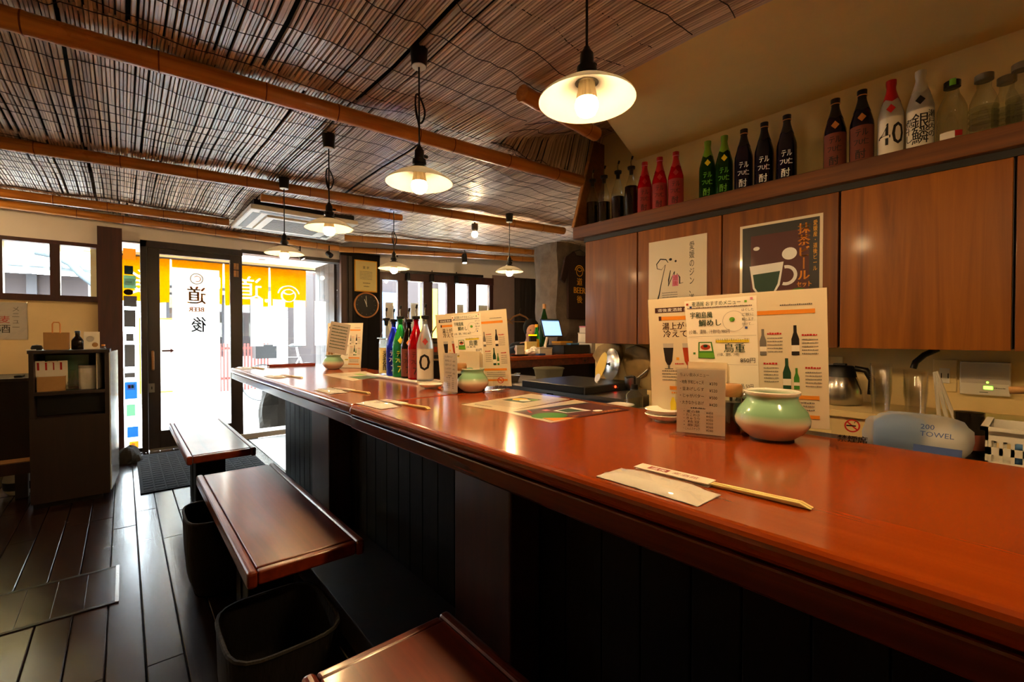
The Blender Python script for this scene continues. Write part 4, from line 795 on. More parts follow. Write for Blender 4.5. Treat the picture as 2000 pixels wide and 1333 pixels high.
gb2 = bottle((SX, .232, SZ), 'square-shouldered clear gin bottle with lime capsule on the shelf', 'clear_glass', 'cap', 'black', r=.043, h=.245, neckthin=.016, label=None, name='gin_bottle'); band(.0437, .012, .05, math.pi - .7, math.pi + .3).build('label', 'paper', gb2, True); band(.0437, .03, .05, math.pi + .3, math.pi + .8).build('red_label', 'red_wrap', gb2, True); band(.026, .222, .246, math.pi - .2, math.pi + .5).build('lime_seal', 'lime', gb2, True)
for y, x, lab in [(.150, SX, 'clear ribbed glass bottle, left of the row at the right shelf end'), (.098, SX + .08, 'clear ribbed glass bottle behind the front pair at the shelf end'), (.060, SX, 'clear ribbed glass bottle in front at the right shelf end'), (-.01, SX + .08, 'clear ribbed glass bottle cut by the right picture edge')]:
    t = bottle((x, y, SZ), lab, 'clear_glass', 'cap', 'steel_dull', r=.038, h=.235, neckthin=.017, grp='clear bottles at the shelf end', name='ribbed_bottle')
    for z in (.05, .07, .09, .11): MB().lathe([(.0385, z), (.0395, z + .004), (.0385, z + .008)], 24).build('rib', 'clear_glass', t, True)
# posters on the cabinet doors
def sheet_thing(name, lab, cat, o, r, u, w, h, mat, th=.0012, grp=None):
    M = frame(o, r, u); t = thing(name, lab, cat, (M @ Vector((w / 2, 0, 0)))[:], group=grp)
    MB().box(0, w, 0, h, -th, 0, M=M).build('sheet', mat, t, W=True); return t, Sheet(M, t, W=True)
t, q = sheet_thing('gin_poster', 'white poster with brushed gin lettering on a cabinet door', 'poster', (2.2475, 1.449, 1.195), (0, -1, 0), (0, 0, 1), .335, .42, 'gloss_paper')
A = lambda pts: [(x_ * .335, y_ * .42) for x_, y_ in pts]
q.stroke('ink', A([(.36, .70), (.32, .745), (.22, .76), (.15, .70), (.16, .64), (.24, .62), (.31, .68), (.27, .55), (.23, .42), (.20, .30), (.17, .22), (.16, .19)]), [.003, .006, .007, .006, .004, .003, .004, .004, .005, .007, .010, .004])
q.stroke('ink', A([(.40, .60), (.37, .48), (.36, .40), (.42, .50), (.47, .58), (.45, .44), (.52, .55), (.56, .50), (.56, .42), (.62, .43)]), [.004, .008, .006, .004, .006, .006, .004, .007, .008, .002]); q.disc('ink', .40 * .335, .74 * .42, .009, .007).disc('ink', .49 * .335, .71 * .42, .006)
q.text('ink', '愛媛のジン、道後', .255, .03, .36, vertical=True, width=.028)
q.rect('pink_ink', .145, .165, .180, .225); q.text('red_ink', '道後', .163, .168, .055, vertical=True)
for i in range(5): q.scribble('grey_ink', .085, .13 - i * .012, .09, .006)
q.scribble('ink', .12, .03, .05, .012); q.done()
t, q = sheet_thing('matcha_poster', 'dark maroon matcha beer poster with green drink cup on a cabinet door', 'poster', (2.2475, .952, 1.175), (0, -1, 0), (0, 0, 1), .34, .44, 'gloss_paper')
q.rect('black', .012, .012, .328, .428).rect('maroon', .05, .012, .290, .385)
q.text('orange_ink', '抹茶ビ｜ル', .268, .165, .245, vertical=True, width=.046, bold=.003); q.text('orange_ink', 'セット', .243, .135, .022, width=.055, bold=.002); q.text('gold_ink', '愛媛産・道後ビール', .312, .20, .215, vertical=True, width=.016)
q.poly('white_ink', [(.045, .245), (.19, .252), (.175, .15), (.155, .115), (.085, .105), (.06, .14)]); q.poly('dark_green', [(.06, .205), (.176, .212), (.166, .155), (.150, .122), (.088, .113), (.068, .145)])
q.ring('white_ink', .20, .19, .045, .014, 24, -110, 100); q.disc('white_ink', .213, .285, .030, .027); q.disc('white_ink', .075, .325, .014, .009)
q.disc('green_ink', .25, .055, .065, .075); q.poly('orange_ink', [(.30, .012), (.328, .012), (.328, .12)]); q.disc('pink_ink', .055, .10, .035, .02); q.rect('black', .012, .012, .328, .03); q.done()
for z in (.40, .20, .25):
    pass

# ================================================================= KITCHEN BACK
kc = thing('back_worktop', 'narrow pale back worktop under the wall cabinets', 'worktop', (2.36, .3, 0)); bx('top', 'plaster_cream', 2.16, 2.52, -1.6, 1.40, .775, .80, kc); bx('front', 'plaster_cream', 2.18, 2.52, -1.6, 1.40, 0, .775, kc)
# rough stone slabs on the wall at the far end
for i, (a, b, c, d) in enumerate([(1.60, 1.80, .80, 1.04), (1.805, 2.04, .86, 1.05), (1.44, 1.595, .78, 1.04), (1.62, 1.86, .55, .79), (1.87, 2.04, .55, .85)]):
    m = MB(); n = 8; p = [(a + (b - a) * (.5 + .5 * math.cos(2 * math.pi * k_ / n) * (1.05 + .12 * math.sin(k_ * 2.3 + i))), c + (d - c) * (.5 + .5 * math.sin(2 * math.pi * k_ / n) * (1.05 + .1 * math.cos(k_ * 1.7 + i)))) for k_ in range(n)]
    m.prism([(-x_, y_) for x_, y_ in p], .03, frame((2.522, 0, 0), (0, -1, 0), (0, 0, 1))); m.build('stone', 'kitchen_stone', wr, bevel=.008, W=True)
# far steel counter with griddle
sc_ = thing('steel_worktop', 'dim steel kitchen worktop below the register counter', 'worktop', (2.35, 2.5, 0)); bx('top', 'steel_dull', 2.02, 2.60, 1.45, 3.0, .735, .755, sc_); bx('body', 'steel_dull', 2.05, 2.52, 1.47, 2.0, 0, .735, sc_); bx('body', 'steel_dull', 2.05, 2.58, 2.06, 2.98, 0, .735, sc_)
gr = thing('griddle', 'black griddle with red pilot light on the steel worktop', 'griddle', (2.28, 2.0, .755)); bx('body', 'black', 2.0, 2.50, 1.71, 2.24, .756, .80, gr, .004); bx('control_strip', 'dark_grey', 2.0, 2.50, 1.70, 1.711, .757, .797, gr)
MB().lathe([(0, 0), (.007, 0), (.007, .004), (0, .005)], 12, M=frame((2.28, 1.70, .782), (1, 0, 0), (0, 0, 1))).build('pilot_light', 'red_led', gr, W=True); MB().lathe([(0, 0), (.007, 0), (.007, .005), (0, .006)], 12, M=frame((2.30, 1.70, .774), (1, 0, 0), (0, 0, 1))).build('knob', 'steel', gr, W=True)
tb = thing('plastic_tub', 'translucent plastic tub under the register counter', 'tub', (2.47, 2.46, .755)); MB().shell([(.0001, .002), (.075, .002), (.088, .08), (.092, .08), (.092, .088)], 24, sq=4, sx=1.15).build('body', 'tub_plastic', tb, True); MB().lathe([(0, .096), (.088, .096), (.095, .09), (.095, .084)], 24, sq=4, sx=1.15).build('lid', 'tub_plastic', tb, True)
tp = thing('steel_pan', 'low steel pan on the kitchen worktop behind the menu', 'pan', (2.13, 2.55, .755)); MB().shell([(.0001, .002), (.07, .002), (.085, .05), (.088, .05)], 20, sq=4).build('body', 'steel_dull', tp, True); MB().tube([(.085, -.02, .05), (.11, -.02, .055), (.11, .02, .055), (.085, .02, .05)], .004, 6).build('handle', 'steel', tp, True)
wl = thing('wok_lid', 'large round steel pan lid hanging on the wall below the cabinet', 'lid', (2.44, 1.86, .905), R(-22)); MW = frame((0, 0, 0), (0, -1, 0), (.12, 0, 1)); MB().lathe([(0, .020), (.05, .017), (.085, .008), (.10, 0), (.106, -.002), (.10, -.006)], 32, M=MW).build('dome', 'steel', wl, True); MB().lathe([(.006, .018), (.006, .03), (.014, .033), (.014, .038), (0, .039)], 16, M=MW).build('knob', 'black', wl, True)
fn = thing('paper_fan', 'yellow round paper fan with white handle below the cabinet', 'fan', (2.27, 1.80, .80), R(-25)); MF = frame((0, 0, .10), (0, -1, .1), (.35, 0, 1)); 
MB().prism([(.062 * math.cos(a) * (1 if math.sin(a) > -.3 else .9), .095 * math.sin(a)) for a in [2 * math.pi * i / 28 for i in range(28)]], .003, MF).build('leaf', 'fan_yellow', fn); MB().prism([(.034 * math.cos(a), -.075 + .028 * math.sin(a)) for a in [2 * math.pi * i / 16 for i in range(16)]], .005, MF).build('guard', 'white', fn); MB().tube([MF @ Vector((0, -.08, .0015)), MF @ Vector((.03, -.18, .0015))], .007, 8).build('handle', 'white', fn, True)
rk = thing('steel_scoop', 'dull steel scoop leaning by the stone slabs', 'scoop', (2.40, 1.66, .757)); MB().shell([(.035, 0), (.05, .03), (.055, .08)], 18, sx=.6).build('bowl', 'steel_dull', rk, True); MB().tube([(0, -.02, .06), (.03, -.09, .13)], .006, 6).build('handle', 'steel', rk, True)
# things on the back worktop
th = thing('thermos_jug', 'steel vacuum coffee jug with black lid and handle on the back worktop', 'jug', (2.36, .575, .80)); th.scale = (1.16, 1.16, 1.22); MB().lathe([(.058, 0), (.068, .006), (.07, .02), (.068, .055), (.058, .085), (.052, .098), (0, .098)], 32).build('body', 'steel', th, True); MB().lathe([(.052, .097), (.05, .105), (.044, .132), (.040, .136), (0, .137)], 28).build('lid', 'black', th, True)
MB().box(-.012, .012, -.02, .02, .136, .144).build('thumb_lever', 'black', th, bevel=.003); MB().tube([(.01, -.042, .128), (.015, -.075, .122), (.018, -.092, .09), (.015, -.088, .04)], [.010, .011, .011, .009], 8).build('handle', 'black', th, True); MB().prism([(-.014, .0), (.014, 0), (0, .028)], .014, frame((-.03, .035, .122), (.7, .7, 0), (-.7, .7, 0))).build('spout', 'black', th)
def cupstack(loc, lab, n, r0, r1, hc, step, tilt=0):
    t = thing('cup_stack', lab, 'cups', loc, group='stacks of clear plastic cups'); m = MB()
    for i in range(n): MB().shell([(r0 * .75, i * step), (r0, i * step + hc), (r0 + .002, i * step + hc + .003)][::1], 20).build('cup', 'cup_plastic', t, True)
    return t
cs = cupstack((2.20, .405, .80), 'tall nested stack of clear plastic cups, left one', 13, .033, 0, .085, .0085); cs = cupstack((2.20, .305, .80), 'shorter nested stack of clear plastic cups, right one', 8, .035, 0, .09, .011)
for i in range(3):
    o = MB().tube([(0, 0, 0), (0, -.055 - .014 * i, .165 - .012 * i)][::-1], .006, 8).build('straw_sleeve', 'plastic_white'); o.location = (2.24, .19 + .018 * i, .80); o.matrix_basis = Matrix.Translation((2.24, .205 + .02 * i, .80)) @ Matrix.Rotation(R(-35), 4, 'X') @ Matrix.Identity(4); tag(o, ['white straw sleeve leaning on the cup stacks, steepest one', 'white straw sleeve leaning in the middle beside the cups', 'white straw sleeve leaning lowest beside the cups'][i], 'straw', 'straw sleeves beside the cups')
# wall panels
wp2 = thing('heater_control', 'white water heater control panel with green lamp on the kitchen wall', 'control panel', (2.51, .147, .93)); bx('body', 'plastic_white', 2.497, 2.52, .08, .216, .868, .995, wp2, .003)
q = Sheet(frame((2.497, .216, .868), (0, -1, 0), (0, 0, 1)), wp2, W=True); q.rect('paper_grey', .004, .045, .132, .122).rect('green_led', .066, .024, .090, .036).disc('green_led', .076, .050, .0035).scribble('grey_ink', .094, .028, .03, .005).rect('grey_ink', .055, .010, .078, .013); q.done()
for y0, y1, lab in [(.225, .295, 'cream wall socket plate right of the cups'), (.60, .70, 'cream wall socket plate behind the coffee jug')]:
    so = thing('socket_plate', lab, 'socket', (2.515, (y0 + y1) / 2, .93)); bx('plate', 'plaster_cream', 2.510, 2.52, y0, y1, .872, 1.0, so, .003); bx('insert', 'plastic_white', 2.506, 2.511, y0 + .02, y1 - .02, .905, .965, so, .001); [bx('slot', 'black', 2.505, 2.507, (y0 + y1) / 2 - .012 + d_, (y0 + y1) / 2 - .009 + d_, .925, .945, so) for d_ in (0, .02)]
hs = thing('black_hose', 'short black curved pipe under the wall cabinet', 'pipe', (2.4, .33, 1.04)); MB().tube([(2.42, .27, 1.045), (2.42, .31, 1.02), (2.41, .335, .99), (2.41, .342, .965)], .011, 8).build('pipe', 'black', hs, True, W=True)
# things on the prep ledge
pk = thing('towel_pack', 'clear plastic pack of blue and white paper towels behind the bar', 'towel pack', (1.56, .215, .78))
def pillow(cx, cy, cz, sx, sy, sz, n=14, e=3.0, jit=.0):
    m = MB(); vs = []
    for j in range(n + 1):
        v = -math.pi / 2 + math.pi * j / n
        for i in range(2 * n):
            u = 2 * math.pi * i / (2 * n); f = lambda c_: math.copysign(abs(c_) ** (2 / e), c_)
            k_ = 1 + random.uniform(-jit, jit); vs.append((cx + sx * f(math.cos(v)) * f(math.cos(u)) * k_, cy + sy * f(math.cos(v)) * f(math.sin(u)) * k_, cz + sz * f(math.sin(v)) * k_))
    m.add(vs, [(j * 2 * n + i, j * 2 * n + (i + 1) % (2 * n), (j + 1) * 2 * n + (i + 1) % (2 * n), (j + 1) * 2 * n + i) for j in range(n) for i in range(2 * n)]); return m
pillow(0, 0, .058, .085, .105, .055, jit=.045).build('plastic_film', 'bag_plastic', pk, True); pillow(-.004, .03, .058, .077, .055, .048).build('paper_stack', 'plastic_blue', pk, True); pillow(.0, -.055, .045, .07, .042, .038).build('paper_stack', 'white', pk, True)
q = Sheet(frame((-.086, -.02, .075), (0, -1, 0), (.45, 0, .9)), pk, .004); q.text('blue_ink', '200', .0, .016, .014).text('blue_ink', 'TOWEL', .0, -.002, .014); q.rect('blue_ink', -.01, -.05, .075, -.025); q.done()
jr = thing('brown_jar', 'dark brown jar between the towel pack and the basket', 'jar', (1.70, .128, .78)); MB().lathe([(.028, 0), (.034, .01), (.034, .07), (.026, .085), (.030, .10), (.030, .115), (0, .116)], 20).build('body', 'brown_glass', jr, True); band(.0345, .02, .06, 2.2, 4.4).build('label', 'label_brown', jr, True)
bs = thing('plastic_basket', 'white slotted plastic basket at the right edge behind the bar', 'basket', (1.60, -.018, .78))
for nm, a, b_ in [('front', (-.09, -.085), (-.085, .105)), ('back', (.085, -.085), (.09, .105))]:
    for z0, z1 in [(0, .03), (.045, .062), (.077, .105)]: MB().box(a[0], b_[0], a[1], b_[1], z0, z1).build('wall_strip', 'plastic_white', bs)
    for i in range(11): MB().box(a[0], b_[0], a[1] + i * .018, a[1] + i * .018 + .006, .03, .077).build('wall_rib', 'plastic_white', bs)
MB().box(-.09, .09, .1, .105, 0, .105).build('side', 'plastic_white', bs); MB().box(-.09, .09, -.09, -.085, 0, .105).build('side', 'plastic_white', bs); MB().box(-.09, .09, -.09, .105, 0, .004).build('bottom', 'plastic_white', bs); MB().box(-.098, .098, .1, .113, .1, .108).build('rim', 'plastic_white', bs); MB().box(-.098, -.085, -.095, .113, .1, .108).build('rim', 'plastic_white', bs)
for i, (y_, lab) in enumerate([(.045, 'blue cloth folded in the white basket'), ]):
    o = pillow(0, 0, 0, .06, .05, .03).build('folded_cloth', 'plastic_blue', smooth=True); o.location = (1.59, .0, .818); tag(o, lab, 'cloth')
ud = thing('kitchen_brush', 'dark handled kitchen brush with wooden tip in the white basket', 'brush', (1.63, .045, .79)); MB().box(-.008, .008, -.06, -.03, 0, .19).build('handle', 'dark_grey', ud, bevel=.003); MB().tube([(0, -.03, .18), (0, .01, .175)], .009, 8).build('tip', 'kraft', ud, True); 
so2 = thing('soap_pump', 'clear pump bottle of green soap behind the bar', 'dispenser', (1.46, 1.0, .78)); MB().shell([(.0001, .001), (.024, .001), (.026, .01), (.026, .095), (.012, .11), (.012, .12)], 20, sq=5).build('body', 'clear_glass', so2, True); MB().lathe([(0, .003), (.023, .003), (.023, .035), (0, .036)], 20, sq=5).build('soap', 'lime', so2, True); MB().lathe([(.013, .115), (.013, .132), (.004, .134), (.004, .16), (0, .16)], 16).build('pump', 'black', so2, True); MB().tube([(0, 0, .16), (-.0, .012, .162), (0, .035, .157)], .005, 8).build('nozzle', 'black', so2, True)
wt = thing('white_saucer', 'white square dish beside the soap pump behind the bar', 'dish', (1.40, 1.02, .78)); MB().lathe([(0, .05), (.03, .05), (.045, .06), (.043, .063), (.028, .055), (0, .054)], 20, sq=4).build('plate', 'ceramic', wt, True); MB().lathe([(.028, 0), (.03, .05), (0, .05)], 20, sq=4).build('foot', 'ceramic', wt, True)
# ================================================================= REGISTER CORNER
rg = thing('register_counter', 'red-brown register counter at the back right', 'counter', (3.4, 3.3, 0)); bx('top', 'counter_wood', 2.55, 4.35, 3.05, 3.52, .865, .905, rg, .008); bx('apron', 'counter_edge', 2.58, 4.3, 3.07, 3.10, .80, .865, rg)
for a in (2.60, 3.4, 4.2): bx('leg', 'cab_dark', a, a + .06, 3.38, 3.44, 0, .865, rg)
bx('modesty_panel', 'cab_dark', 2.62, 4.3, 3.44, 3.46, 0, .865, rg)
pl = sroot('wall_pillar'); m = MB(); n = 10; vs = []
for j in range(n + 1):
    z = 2.28 * j / n
    for (x_, y_) in [(3.76, 3.62), (3.95, 3.60), (4.15, 3.61), (4.35, 3.62), (4.36, 4.0), (3.80, 4.02), (3.74, 3.85), (3.745, 3.70)]: vs.append((x_ + random.uniform(-.018, .018), y_ + random.uniform(-.018, .018), z))
m.add(vs, [(j * 8 + i, j * 8 + (i + 1) % 8, (j + 1) * 8 + (i + 1) % 8, (j + 1) * 8 + i) for j in range(n) for i in range(8)]); m.build('pillar_body', 'pillar_stone', pl)
ts = thing('tshirt', 'dark brown t-shirt with yellow print hung on the stone pillar', 'shirt', (4.05, 3.52, 1.3)); MT = frame((4.06, 3.55, 1.28), (1, -.05, 0), (0, 0, 1)); outl = [(-.20, 0), (.20, 0), (.205, .5), (.25, .40), (.32, .44), (.24, .70), (.10, .78), (.06, .74), (-.06, .74), (-.10, .78), (-.24, .70), (-.32, .44), (-.25, .40), (-.205, .5)]
MB().prism(outl, .03, MT).build('garment', 'tshirt', ts, bevel=.01, W=True)
q = Sheet(MT @ Matrix.Translation((0, 0, .03)), ts, W=True, lift=.002); q.ring('gold_ink', -.02, .55, .055, .009).ring('gold_ink', -.02, .60, .05, .009, 16, 215, 325).ring('gold_ink', -.02, .55, .078, .012, 20, 10, 170); q.text('gold_ink', '道', -.02, .40, .075, center=True, bold=.004); q.text('gold_ink', 'BEER', -.02, .30, .08, center=True, bold=.006, width=.19); q.text('gold_ink', '後', -.02, .195, .075, center=True, bold=.004); q.done()
MB().tube([MT @ Vector(p) for p in [(-.12, .77, .012), (0, .81, .012), (.12, .77, .012)]], .006, 6).build('hanger_bar', 'black', ts, True, W=True); MB().tube([MT @ Vector(p) for p in [(0, .81, .012), (0, .85, .012), (.02, .87, .012)]], .003, 6).build('hook', 'black', ts, True, W=True)
for i, (x_, y_, z_, rz, lab) in enumerate([(4.02, 4.98, 1.37, -20, 'pale wooden coat hanger on the plank wall, left one'), (4.33, 4.90, 1.39, -14, 'pale wooden coat hanger on the plank wall, right one')]):
    t = thing('coat_hanger', lab, 'hanger', (x_, y_, z_), R(rz), group='wooden coat hangers'); MB().tube([(-.20, 0, -.12), (-.10, 0, -.035), (0, 0, 0), (.10, 0, -.035), (.20, 0, -.12)], [.009, .012, .015, .012, .009], 8).build('shoulder_bar', 'pale_wood', t, True); MB().tube([(-.17, 0, -.105), (.17, 0, -.105)], .006, 6).build('trouser_bar', 'pale_wood', t, True); MB().tube([(0, 0, .01), (0, 0, .06), (.02, 0, .085), (.035, 0, .07)], .003, 6).build('hook', 'steel', t, True)
# tablet till
tl = thing('tablet_till', 'tablet cash register with light blue screen on the register counter', 'tablet', (3.25, 3.30, .905)); MTb = frame((3.14, 3.19, 1.08), (1, -.12, 0), (.04, .35, 1))
MB().box(0, .24, 0, .19, -.012, 0, M=MTb).build('casing', 'black', tl, bevel=.004, W=True); MB().box(.012, .228, .012, .178, 0, .001, M=MTb).build('screen', 'screen', tl, W=True); MB().tube([(3.27, 3.26, 1.12), (3.28, 3.32, .98), (3.27, 3.30, .91)], .014, 8).build('stand', 'white', tl, True, W=True); MB().lathe([(0, .012), (.05, .01), (.055, 0)], 18, (3.27, 3.30, .906)).build('foot', 'white', tl, True, W=True)
q = Sheet(MTb, tl, W=True, lift=.0015)
for i in range(1, 4): q.rect('grey_ink', .012 + i * .054, .02, .0125 + i * .054, .16); q.rect('grey_ink', .012, .02 + i * .036, .228, .0205 + i * .036)
q.rect('plastic_blue', .012, .165, .228, .178); q.done()
dr = thing('cash_drawer', 'black cash drawer box with small label beside the tablet', 'cash drawer', (3.52, 3.24, .905)); bx('body', 'black', 3.33, 3.72, 3.10, 3.40, .906, .995, dr, .004); q = Sheet(frame((3.55, 3.099, .925), (1, 0, 0), (0, 0, 1)), dr, W=True); q.rect('paper_grey', 0, 0, .055, .05).scribble('ink', .01, .02, .035, .01); q.done(); bx('drawer_front', 'dark_grey', 3.34, 3.71, 3.094, 3.10, .912, .988, dr)
def cbox(name, lab, x0, x1, y0, y1, z0, z1, mat, cat='box', lid=None):
    t = thing(name, lab, cat, ((x0 + x1) / 2, (y0 + y1) / 2, z0)); bx('body', mat, x0, x1, y0, y1, z0 + .0005, z1, t, .002); 
    if lid: bx('lid', lid, x0 - .002, x1 + .002, y0 - .002, y1 + .002, z1 - .012, z1 + .002, t)
    return t
cbox('card_carton', 'yellow and kraft carton lying on the cash drawer', 3.36, 3.54, 3.18, 3.30, .995, 1.03, 'kraft', lid='gold_ink')
cbox('blue_notebook', 'blue notebook on the cash drawer', 3.44, 3.56, 3.11, 3.17, .995, 1.012, 'blue_ink', 'notebook', 'plastic_blue')
cbox('receipt_printer', 'white receipt printer box at the right of the register counter', 3.74, 3.90, 3.09, 3.28, .905, 1.02, 'plastic_white', 'printer', 'paper_grey'); cbox('white_carton', 'white carton stacked on the receipt printer', 3.74, 3.86, 3.12, 3.28, 1.0225, 1.12, 'paper', lid='paper_grey')
cbox('card_reader', 'pale slanted card reader with pink tag above the cartons', 3.74, 3.85, 3.14, 3.26, 1.1225, 1.19, 'plastic_white', 'card reader', 'pink_ink')
cbox('napkin_carton', 'white tissue carton at the front of the register counter', 2.99, 3.16, 3.10, 3.22, .905, .975, 'paper', lid='paper_grey'); cbox('blue_pad', 'small blue pad in front of the tissue carton', 2.94, 3.02, 3.055, 3.095, .905, .92, 'blue_ink', 'pad', 'blue_ink')
cbox('yellow_notes', 'cream standing note pad behind the tissue carton', 2.98, 3.12, 3.27, 3.30, .905, 1.03, 'yellow_card', 'notes', 'yellow_card')
cbox('small_card_stand', 'small grey printed card stand on the register counter', 2.74, 2.83, 3.14, 3.16, .905, 1.0, 'paper_grey', 'card stand', 'paper_grey')
cbox('dark_menu_card', 'dark card with yellow spot standing before the person', 3.09, 3.18, 3.34, 3.36, .905, 1.10, 'shop_dark', 'card', 'yellow_sign')
pt = thing('paper_towels', 'crumpled white paper towels on the register counter', 'tissue', (2.93, 3.15, .905)); pillow(0, 0, .03, .07, .05, .032, 8, 2, .12).build('crumple', 'white', pt); pillow(.03, .0, .055, .04, .03, .03, 8, 2, .15).build('tuft', 'white', pt)
bd = thing('black_tray', 'black cash tray at the left end of the register counter', 'tray', (2.74, 3.10, .905)); MB().lathe([(0, .002), (.07, .002), (.08, .014), (.076, .014), (.066, .006), (0, .006)], 24, sq=5, sx=1.2, sy=.45).build('tray', 'black', bd, True); MB().box(-.05, .05, -.02, .02, .005, .009).build('mat', 'dark_grey', bd)
bottle((3.235, 3.40, .906), 'tall slim bottle with yellow label before the person', 'green_glass', 'cap', 'gold_ink', r=.032, h=.30, label='gold_ink', lz=(.02, .15)); bottle((3.40, 3.455, .906), 'tall dark green sake bottle with cream cap behind the tablet', 'darkgreen_glass', 'cap', 'pale_wood', r=.05, h=.52, name='large_sake_bottle')
# ================================================================= PERSON
def skin(name, V, E, mat, parent, root=0, sub=2):
    me = bpy.data.meshes.new(name); me.from_pydata([v[:3] for v in V], E, []); o = bpy.data.objects.new(name, me); C.objects.link(o)
    md = o.modifiers.new('skin', 'SKIN'); md.use_smooth_shade = True
    for i, v in enumerate(V): me.skin_vertices[0].data[i].radius = v[3] if isinstance(v[3], tuple) else (v[3], v[3]); me.skin_vertices[0].data[i].use_root = (i == root)
    s_ = o.modifiers.new('subdivision', 'SUBSURF'); s_.levels = s_.render_levels = sub
    me.materials.append(MATS[mat]); o.parent = parent; return o
pe = thing('person', 'person in black with tied dark hair bending over the register counter', 'person', (3.44, 3.74, 0), R(-35))
V = [(0, .12, .56, .14), (0, .10, .75, .13), (0, .02, .93, .135), (0, -.03, .99, .06), (.01, -.07, 1.05, .045), (.015, -.10, 1.12, .075), (.02, -.12, 1.19, .078), (.0, -.10, 1.235, .05),
     (-.17, .0, .95, .055), (-.23, .0, .90, .043), (-.14, -.24, .955, .033), (-.10, -.32, .955, .026), (.17, .0, .95, .055), (.24, .01, .90, .043), (.15, -.24, .955, .033), (.11, -.32, .955, .026),
     (-.1, .08, .52, .085), (-.11, -.3, .50, .065), (-.11, -.29, .10, .045), (-.11, -.38, .05, .035), (.1, .08, .52, .085), (.11, -.3, .50, .065), (.11, -.29, .10, .045), (.11, -.38, .05, .035)]
E_ = [(0, 1), (1, 2), (2, 3), (3, 4), (4, 5), (5, 6), (6, 7), (2, 8), (8, 9), (9, 10), (10, 11), (2, 12), (12, 13), (13, 14), (14, 15), (0, 16), (16, 17), (17, 18), (18, 19), (0, 20), (20, 21), (21, 22), (22, 23)]
k = len(V)
for sd_, hx_, hz in ((-1, -.10, .94), (1, .11, .94)):     # five fingers on each hand
    b_ = 11 if sd_ < 0 else 15
    for f_, (dx, ln) in enumerate([(-.03, .05), (-.015, .075), (0, .08), (.015, .075), (.028, .06)]):
        V += [(hx_ + dx, -.36 - (.0 if f_ else -.02), hz + .01, .010), (hx_ + dx * 1.25, -.36 - ln * .6, hz + .012, .009), (hx_ + dx * 1.3, -.36 - ln, hz - .005, .008)]; E_ += [(b_, k), (k, k + 1), (k + 1, k + 2)]; k += 3
body = skin('body', V, E_, 'skin', pe)
skin('black_sweater', [(0, .12, .55, .155), (0, .10, .75, .148), (0, .02, .925, .15), (0, -.025, .985, .075), (-.17, .0, .95, .068), (-.23, .0, .90, .055), (-.15, -.22, .955, .042), (.17, .0, .95, .068), (.24, .01, .90, .055), (.16, -.22, .955, .042)], [(0, 1), (1, 2), (2, 3), (2, 4), (4, 5), (5, 6), (2, 7), (7, 8), (8, 9)], 'black_cloth', pe)
skin('trousers', [(0, .12, .54, .15), (-.1, .08, .52, .10), (-.11, -.3, .50, .08), (-.11, -.29, .14, .06), (.1, .08, .52, .10), (.11, -.3, .50, .08), (.11, -.29, .14, .06)], [(0, 1), (1, 2), (2, 3), (0, 4), (4, 5), (5, 6)], 'black_cloth', pe)
hr = pillow(.015, -.085, 1.175, .088, .092, .10, 12, 2.1).build('hair', 'hair', pe, True); pillow(.0, .03, 1.17, .04, .05, .05, 8, 2).build('hair_bun', 'hair', pe, True)
pillow(.018, -.150, 1.135, .062, .052, .078, 12, 2.2).build('face', 'skin', pe, True); pillow(.018, -.203, 1.125, .012, .014, .018, 6, 2).build('nose', 'skin', pe, True)
for e in (-.025, .025): pillow(.018 + e, -.196, 1.148, .010, .006, .005, 6, 2).build('eye', 'hair', pe, True)
pillow(.018, -.196, 1.092, .020, .006, .005, 6, 2).build('mouth', 'red_ink', pe, True)
stl = thing('staff_stool', 'plain stool hidden behind the register counter', 'stool', (3.51, 3.85, 0)); MB().lathe([(0, .36), (.15, .36), (.16, .375), (.15, .395), (0, .395)], 20).build('seat', 'cab_dark', stl, True); [MB().tube([(.11 * a, .11 * b, .365), (.14 * a, .14 * b, 0)], .014, 6).build('leg', 'cab_dark', stl) for a in (-1, 1) for b in (-1, 1)]

# ================================================================= THINGS ON THE BAR
Z = .85
def pot(x, y, r, lab):
    t = thing('ginger_pot', lab, 'pot', (x, y, Z), group='celadon pots on the bar'); k_ = r / .081
    m = MB(); pr = [(0, .0), (.045, .0), (.047, .004), (.066, .018), (.079, .036), (.081, .05), (.074, .070), (.060, .088), (.055, .096), (.056, .104), (.060, .109), (.0605, .113), (.057, .1145), (.051, .112), (.050, .104), (.054, .092), (.066, .070), (.072, .05), (.062, .024), (.03, .010), (0, .009)]
    m.lathe([(a * k_, b * k_) for a, b in pr], 40); m.build('body', 'celadon', t, True)
    MB().lathe([(.046 * k_, 0), (.0475 * k_, .001), (.047 * k_, .004), (.0, .004)], 32).build('foot_ring', 'dark_grey', t, True); MB().tube([(.0585 * k_ * math.cos(a), .0585 * k_ * math.sin(a), .1135 * k_) for a in [2 * math.pi * i / 36 for i in range(37)]], .0024 * k_, 6, False).build('rim', 'ceramic', t, True); return t
pot(1.185, .425, .081, 'celadon green pot at the right, before the large menu'); pot(1.163, 1.63, .072, 'celadon green pot in the middle beside the second menu'); p3 = pot(1.16, 3.36, .074, 'small celadon pot at the far end of the bar')
for i, (dx, dy, l) in enumerate([(-.02, .02, .2), (.015, .03, .16)]):
    o = MB().tube([(0, 0, 0), (.01 - .02 * i, .012, l)], [.007, .009], 8).build('wooden_spoon', 'kraft'); o.location = (1.15 + dx, 3.35 + dy, .865); tag(o, ['taller wooden ladle handle standing in the far celadon pot', 'shorter wooden ladle handle standing in the far celadon pot'][i], 'ladle', 'ladles in the far pot')
